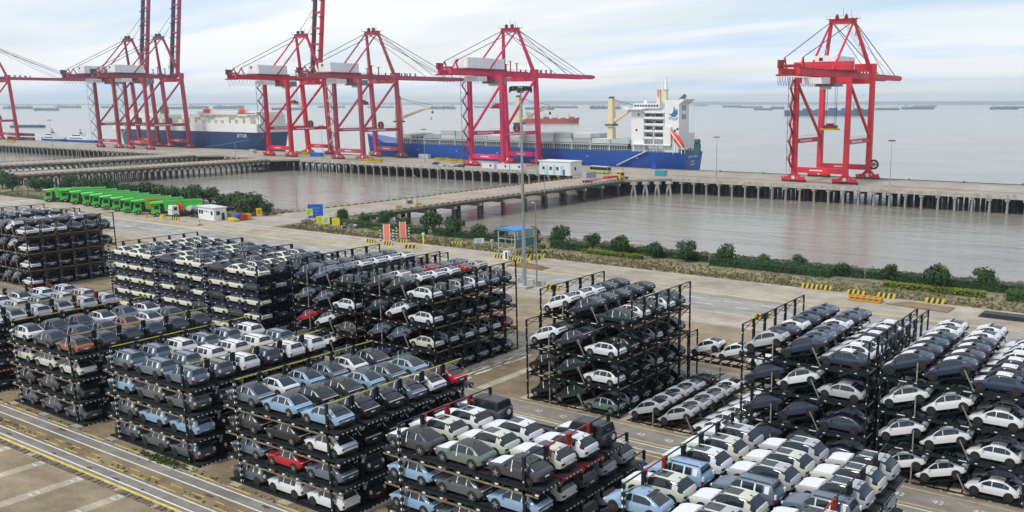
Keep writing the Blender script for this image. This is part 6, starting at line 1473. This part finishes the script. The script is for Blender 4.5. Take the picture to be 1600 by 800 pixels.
p = G(425, 239); container(p.x-14, 424, 0, 5, mat('cabin_grey', (.42, .44, .45), .6), 'small grey cabinet left of the bright red crane', nm='cabinet', cat='cabinet')
MYF = mat('frame_yellow', (.65, .42, .02), .5)
def yframe(u, v, L, label, rows=2):
    p = G(u, v); t = empty('spare_spreader', tuple(p), 0, label, 'spreader frame', 'spare spreader frames on the quay'); b = MB().m(MYF)
    for y in (-1.2, 1.2): b.box((0, y-.2, .3), (L, y+.2, .8)); b.box((0, y-.15, 1.4), (L, y+.15, 1.7))
    for k in range(int(L/2)+1): b.box((k*2-.15, -1.3, .3), (k*2+.15, 1.3, 2.4 if k % 2 else 1.8))
    b.build('frame', t); b = MB().m(M_SGD); b.box((L*.4, -.9, .8), (L*.6, .9, 2.2)); b.build('headblock', t)
yframe(561, 250, 12, 'yellow spare spreader frame at the foot of the pink crane'); yframe(572, 253, 14, 'second yellow spreader frame in front of it'); yframe(681, 251, 13, 'yellow spreader frame left of the pinkish crane stairs'); yframe(703, 253, 12, 'yellow and red spreader frame beside the pinkish crane'); yframe(462, 241, 14, 'yellow frame between the legs of the bright red crane'); yframe(10, 222, 16, 'yellow frame on the far left quay')
# a few cars on the quay
for u, v, k, c_, l in ((690, 260, 'crossover', 'white', 'white car on the quay, left of three parked'), (707, 260, 'crossover', 'white', 'white car on the quay, middle of three parked'), (720, 261, 'coupe_suv', 'black', 'black car on the quay, right of three parked'), (681, 257, 'hatchback', 'dark grey', 'dark car parked near the yellow spreader frames')):
    p = G(u, v); put_car(k, c_, (p.x, p.y, 0), 0, l, 'cars parked on the quay', 1)
# steel fence panels on the quay
MFN = mat('fence_mesh', (.50, .52, .53), .6)
def fence(u, v, L, label):
    t = empty('steel_fence', tuple(G(u, v)), 0, label, 'fence', 'steel fences on the quay'); b = MB().m(MFN)
    for k in range(int(L/.5)): b.box((k*.5, -.03, .1), (k*.5+.09, .03, 1.9))
    b.box((0, -.04, 1.85), (L, .04, 1.95)); b.box((0, -.04, .2), (L, .04, .3)); tag(b.build('bars', t), kind='stuff')
fence(603, 251, 12, 'steel fence on the quay right of the pink crane'); fence(1040, 276, 10, 'steel fence beside the teal container'); fence(1532, 299, 20, 'steel fence on the quay at the right edge'); fence(57, 222, 16, 'steel fence beside the far left light pole'); fence(1012, 270, 6, 'short steel fence in front of the blue booth')
gh = empty('gate_house', tuple(G(640, 318)), -.6, 'small grey gate hut on the near kerb of the trestle', 'hut'); b = MB().m(MCON)
for x in (-1, 1):
    for y in (-1, 1): b.box((x-.1, y-.1, 0), (x+.1, y+.1, 2.6))
b.box((-1.3, -1.3, 2.6), (1.3, 1.3, 2.8)); b.build('frame', gh); b = MB().m(M_SGD); b.box((-.9, -.95, 0), (.9, .9, 1.1)); b.build('counter', gh)
for u, v, l in ((622, 325, 'yellow block on the near kerb left of the hut'), (653, 321, 'yellow block on the near kerb right of the hut')):
    b = MB().m(M_KERBY); b.prism([(-1.6, 0), (1.6, 0), (1.2, 1), (-1.2, 1)], 'y', -.4, .4); o = b.build('yellow_block', loc=tuple(G(u, v)), rotz=1.4); tag(o, l, 'concrete block', 'yellow concrete blocks')
# ================================================================== PEOPLE
def person(u, v, facing, label, coat, legs, helmet):
    p = G(u, v); t = empty('person', tuple(p), facing, label, 'person', 'workers'); sc_ = 1.14
    pts = {'pelvis': (0, 0, .95), 'waist': (0, 0, 1.12), 'chest': (0, 0, 1.36), 'neck': (0, 0, 1.50), 'jaw': (.02, 0, 1.58), 'head': (.01, 0, 1.67), 'top': (0, 0, 1.75)}
    vs, es, rs, ix = [], [], [], {}
    def a(n, c, r, par=None):
        ix[n] = len(vs); vs.append(tuple(q*sc_ for q in c)); rs.append(r*sc_)
        if par: es.append((ix[par], ix[n]))
    a('pelvis', pts['pelvis'], .15); a('waist', pts['waist'], .14, 'pelvis'); a('chest', pts['chest'], .17, 'waist'); a('neck', pts['neck'], .065, 'chest'); a('head', (.015, 0, 1.62), .095, 'neck'); a('crown', (0, 0, 1.72), .085, 'head')
    for s, n in ((-1, 'l'), (1, 'r')):
        a('hip'+n, (0, s*.10, .90), .10, 'pelvis'); a('knee'+n, (.05*s, s*.11, .50), .065, 'hip'+n); a('ankle'+n, (.08*s, s*.12, .09), .045, 'knee'+n); a('toe'+n, (.08*s+.17, s*.13, .04), .04, 'ankle'+n)
        a('sh'+n, (0, s*.20, 1.41), .065, 'chest'); a('el'+n, (-.03+.06*s, s*.27, 1.14), .048, 'sh'+n); a('wr'+n, (.12+.05*s, s*.25, .92), .032, 'el'+n); a('hd'+n, (.16+.05*s, s*.24, .85), .034, 'wr'+n)
        for f in range(4): a('f%d%s' % (f, n), (.18+.05*s+.012*f, s*(.225+.014*f), .765+.006*abs(f-1)), .010, 'hd'+n)
        a('th'+n, (.21+.05*s, s*.205, .83), .011, 'hd'+n)
    me = bpy.data.meshes.new('body'); me.from_pydata(vs, es, []); o = inst('body', me, t)
    mS = mat('skin', (.42, .25, .17), .6); mC = mat('coat_' + coat[0], coat[1], .8); mT = mat('trousers_' + legs[0], legs[1], .8); 
    for m_ in (mC, mT, mS): me.materials.append(m_)
    mo = o.modifiers.new('skin', 'SKIN'); me.skin_vertices[0].data[0].use_root = True
    for i, r in enumerate(rs): me.skin_vertices[0].data[i].radius = (r, r)
    o.modifiers.new('sub', 'SUBSURF').levels = 1; o.modifiers['sub'].render_levels = 1
    dg = bpy.context.evaluated_depsgraph_get(); nm = bpy.data.meshes.new_from_object(o.evaluated_get(dg)); o.modifiers.clear(); o.data = nm
    nm.materials.clear()
    for m_ in (mC, mT, mS): nm.materials.append(m_)
    for pl in nm.polygons:
        z = pl.center.z/sc_; y_ = abs(pl.center.y)/sc_; pl.use_smooth = True
        pl.material_index = 2 if (z > 1.53 or (y_ > .19 and z < .93 and z > .7)) else (0 if z > .93 else 1)
    b = MB().m(mat('helmet_' + helmet[0], helmet[1], .4))
    rings = [[(r*math.cos(6.283*i/12)*sc_, r*.9*math.sin(6.283*i/12)*sc_, z*sc_) for i in range(12)] for z, r in ((1.69, .155), (1.70, .125), (1.76, .115), (1.81, .08), (1.83, .02))]
    b.loft(rings).build('helmet', t, smooth=40)
    b = MB().m(M_KERBK)
    for s in (-1, 1): b.box((.085*sc_, (s*.035-.012)*sc_, 1.655*sc_), (.115*sc_, (s*.035+.012)*sc_, 1.67*sc_))
    b.box((.095*sc_, -.02*sc_, 1.585*sc_), (.112*sc_, .02*sc_, 1.593*sc_)); b.build('face_features', t)
    return t
person(230, 341, R(-60), 'worker in red overalls and yellow helmet by the green trucks', ('red', (.60, .03, .03)), ('red', (.45, .03, .03)), ('yellow', (.8, .6, .03)))
person(973, 275, R(20), 'worker in dark clothes standing on the quay beside the tractor', ('dark', (.04, .05, .07)), ('dark', (.03, .03, .04)), ('orange', (.7, .25, .03)))
person(973.5, 267, R(200), 'worker in dark clothes farther back on the quay', ('navy', (.02, .04, .10)), ('navy', (.02, .03, .06)), ('white', (.75, .75, .75)))

# pale dust washed out along the empty bay
b = MB().m(mat('pale_dust', (.58, .56, .52), .9, noise_s=.4, noise_a=.2)); rs_ = random.Random(9)
for k in range(46):
    x = -86.2 + rs_.choice([0, .9, 2.2]) + rs_.uniform(-.35, .35); y = rs_.uniform(88, 106); a_ = rs_.uniform(.08, .4); c_ = rs_.uniform(.5, 2.2); n_ = 8
    b.add([(x + a_*math.cos(6.283*i/n_)*rs_.uniform(.6, 1), y + c_*math.sin(6.283*i/n_)*rs_.uniform(.6, 1), .02 + k*.0004) for i in range(n_)], [tuple(range(n_))])
tag(b.build('dust_stain', recalc=False), kind='stuff')
b = MB().m(mat('tyre_mark', (.13, .12, .105), .9)); 
for k in range(30):
    x = rs_.uniform(-160, 0); y = rs_.choice([108.5, 110.2, 140, 142.5, 147.6, 156.2]) + rs_.uniform(-.5, .5); L_ = rs_.uniform(8, 30); w_ = rs_.uniform(.08, .22); sk = rs_.uniform(-.6, .6)
    b.add([(x, y, .019+k*.0003), (x+L_, y+sk, .019+k*.0003), (x+L_, y+sk+w_, .019+k*.0003), (x, y+w_, .019+k*.0003)], [(0, 1, 2, 3)])
tag(b.build('tyre_mark', recalc=False), kind='stuff')

b = MB()
for _ in range(700):
    x, y = (rv.gauss(-91.5, 2.2), rv.gauss(50.2, .35)) if rv.random() < .6 else (rv.uniform(-130, -60), rv.choice([43.4, 46.6, 50.25])+rv.uniform(-.25, .25))
    h = rv.uniform(.03, .14); w_ = rv.uniform(.06, .22); a = rv.uniform(0, 3.1); b.m(MG2 if rv.random() < .6 else M_L3)
    for q in range(2):
        dx, dy = w_*math.cos(a+q*1.4), w_*math.sin(a+q*1.4); b.add([(x-dx, y-dy, .01), (x+dx, y+dy, .01), (x+dx*.6, y+dy*.6, h), (x-dx*.6, y-dy*.6, h)], [(0, 1, 2, 3)])
tag(b.build('weeds', recalc=False), kind='stuff')
# ------------------------------------------------------------------ haze
b = MB(); b.box((-22000, -260, -12), (18000, 17500, 150))
hz = b.build('haze'); tag(hz, kind='stuff')
m = bpy.data.materials.new('haze_air'); m.use_nodes = True; t = m.node_tree; t.nodes.clear()
pv = t.nodes.new('ShaderNodeVolumePrincipled'); pv.inputs['Color'].default_value = (.84, .93, 1.0, 1); pv.inputs['Density'].default_value = 0.95e-4; pv.inputs['Anisotropy'].default_value = .82
ou = t.nodes.new('ShaderNodeOutputMaterial'); t.links.new(pv.outputs[0], ou.inputs['Volume']); hz.data.materials.append(m)
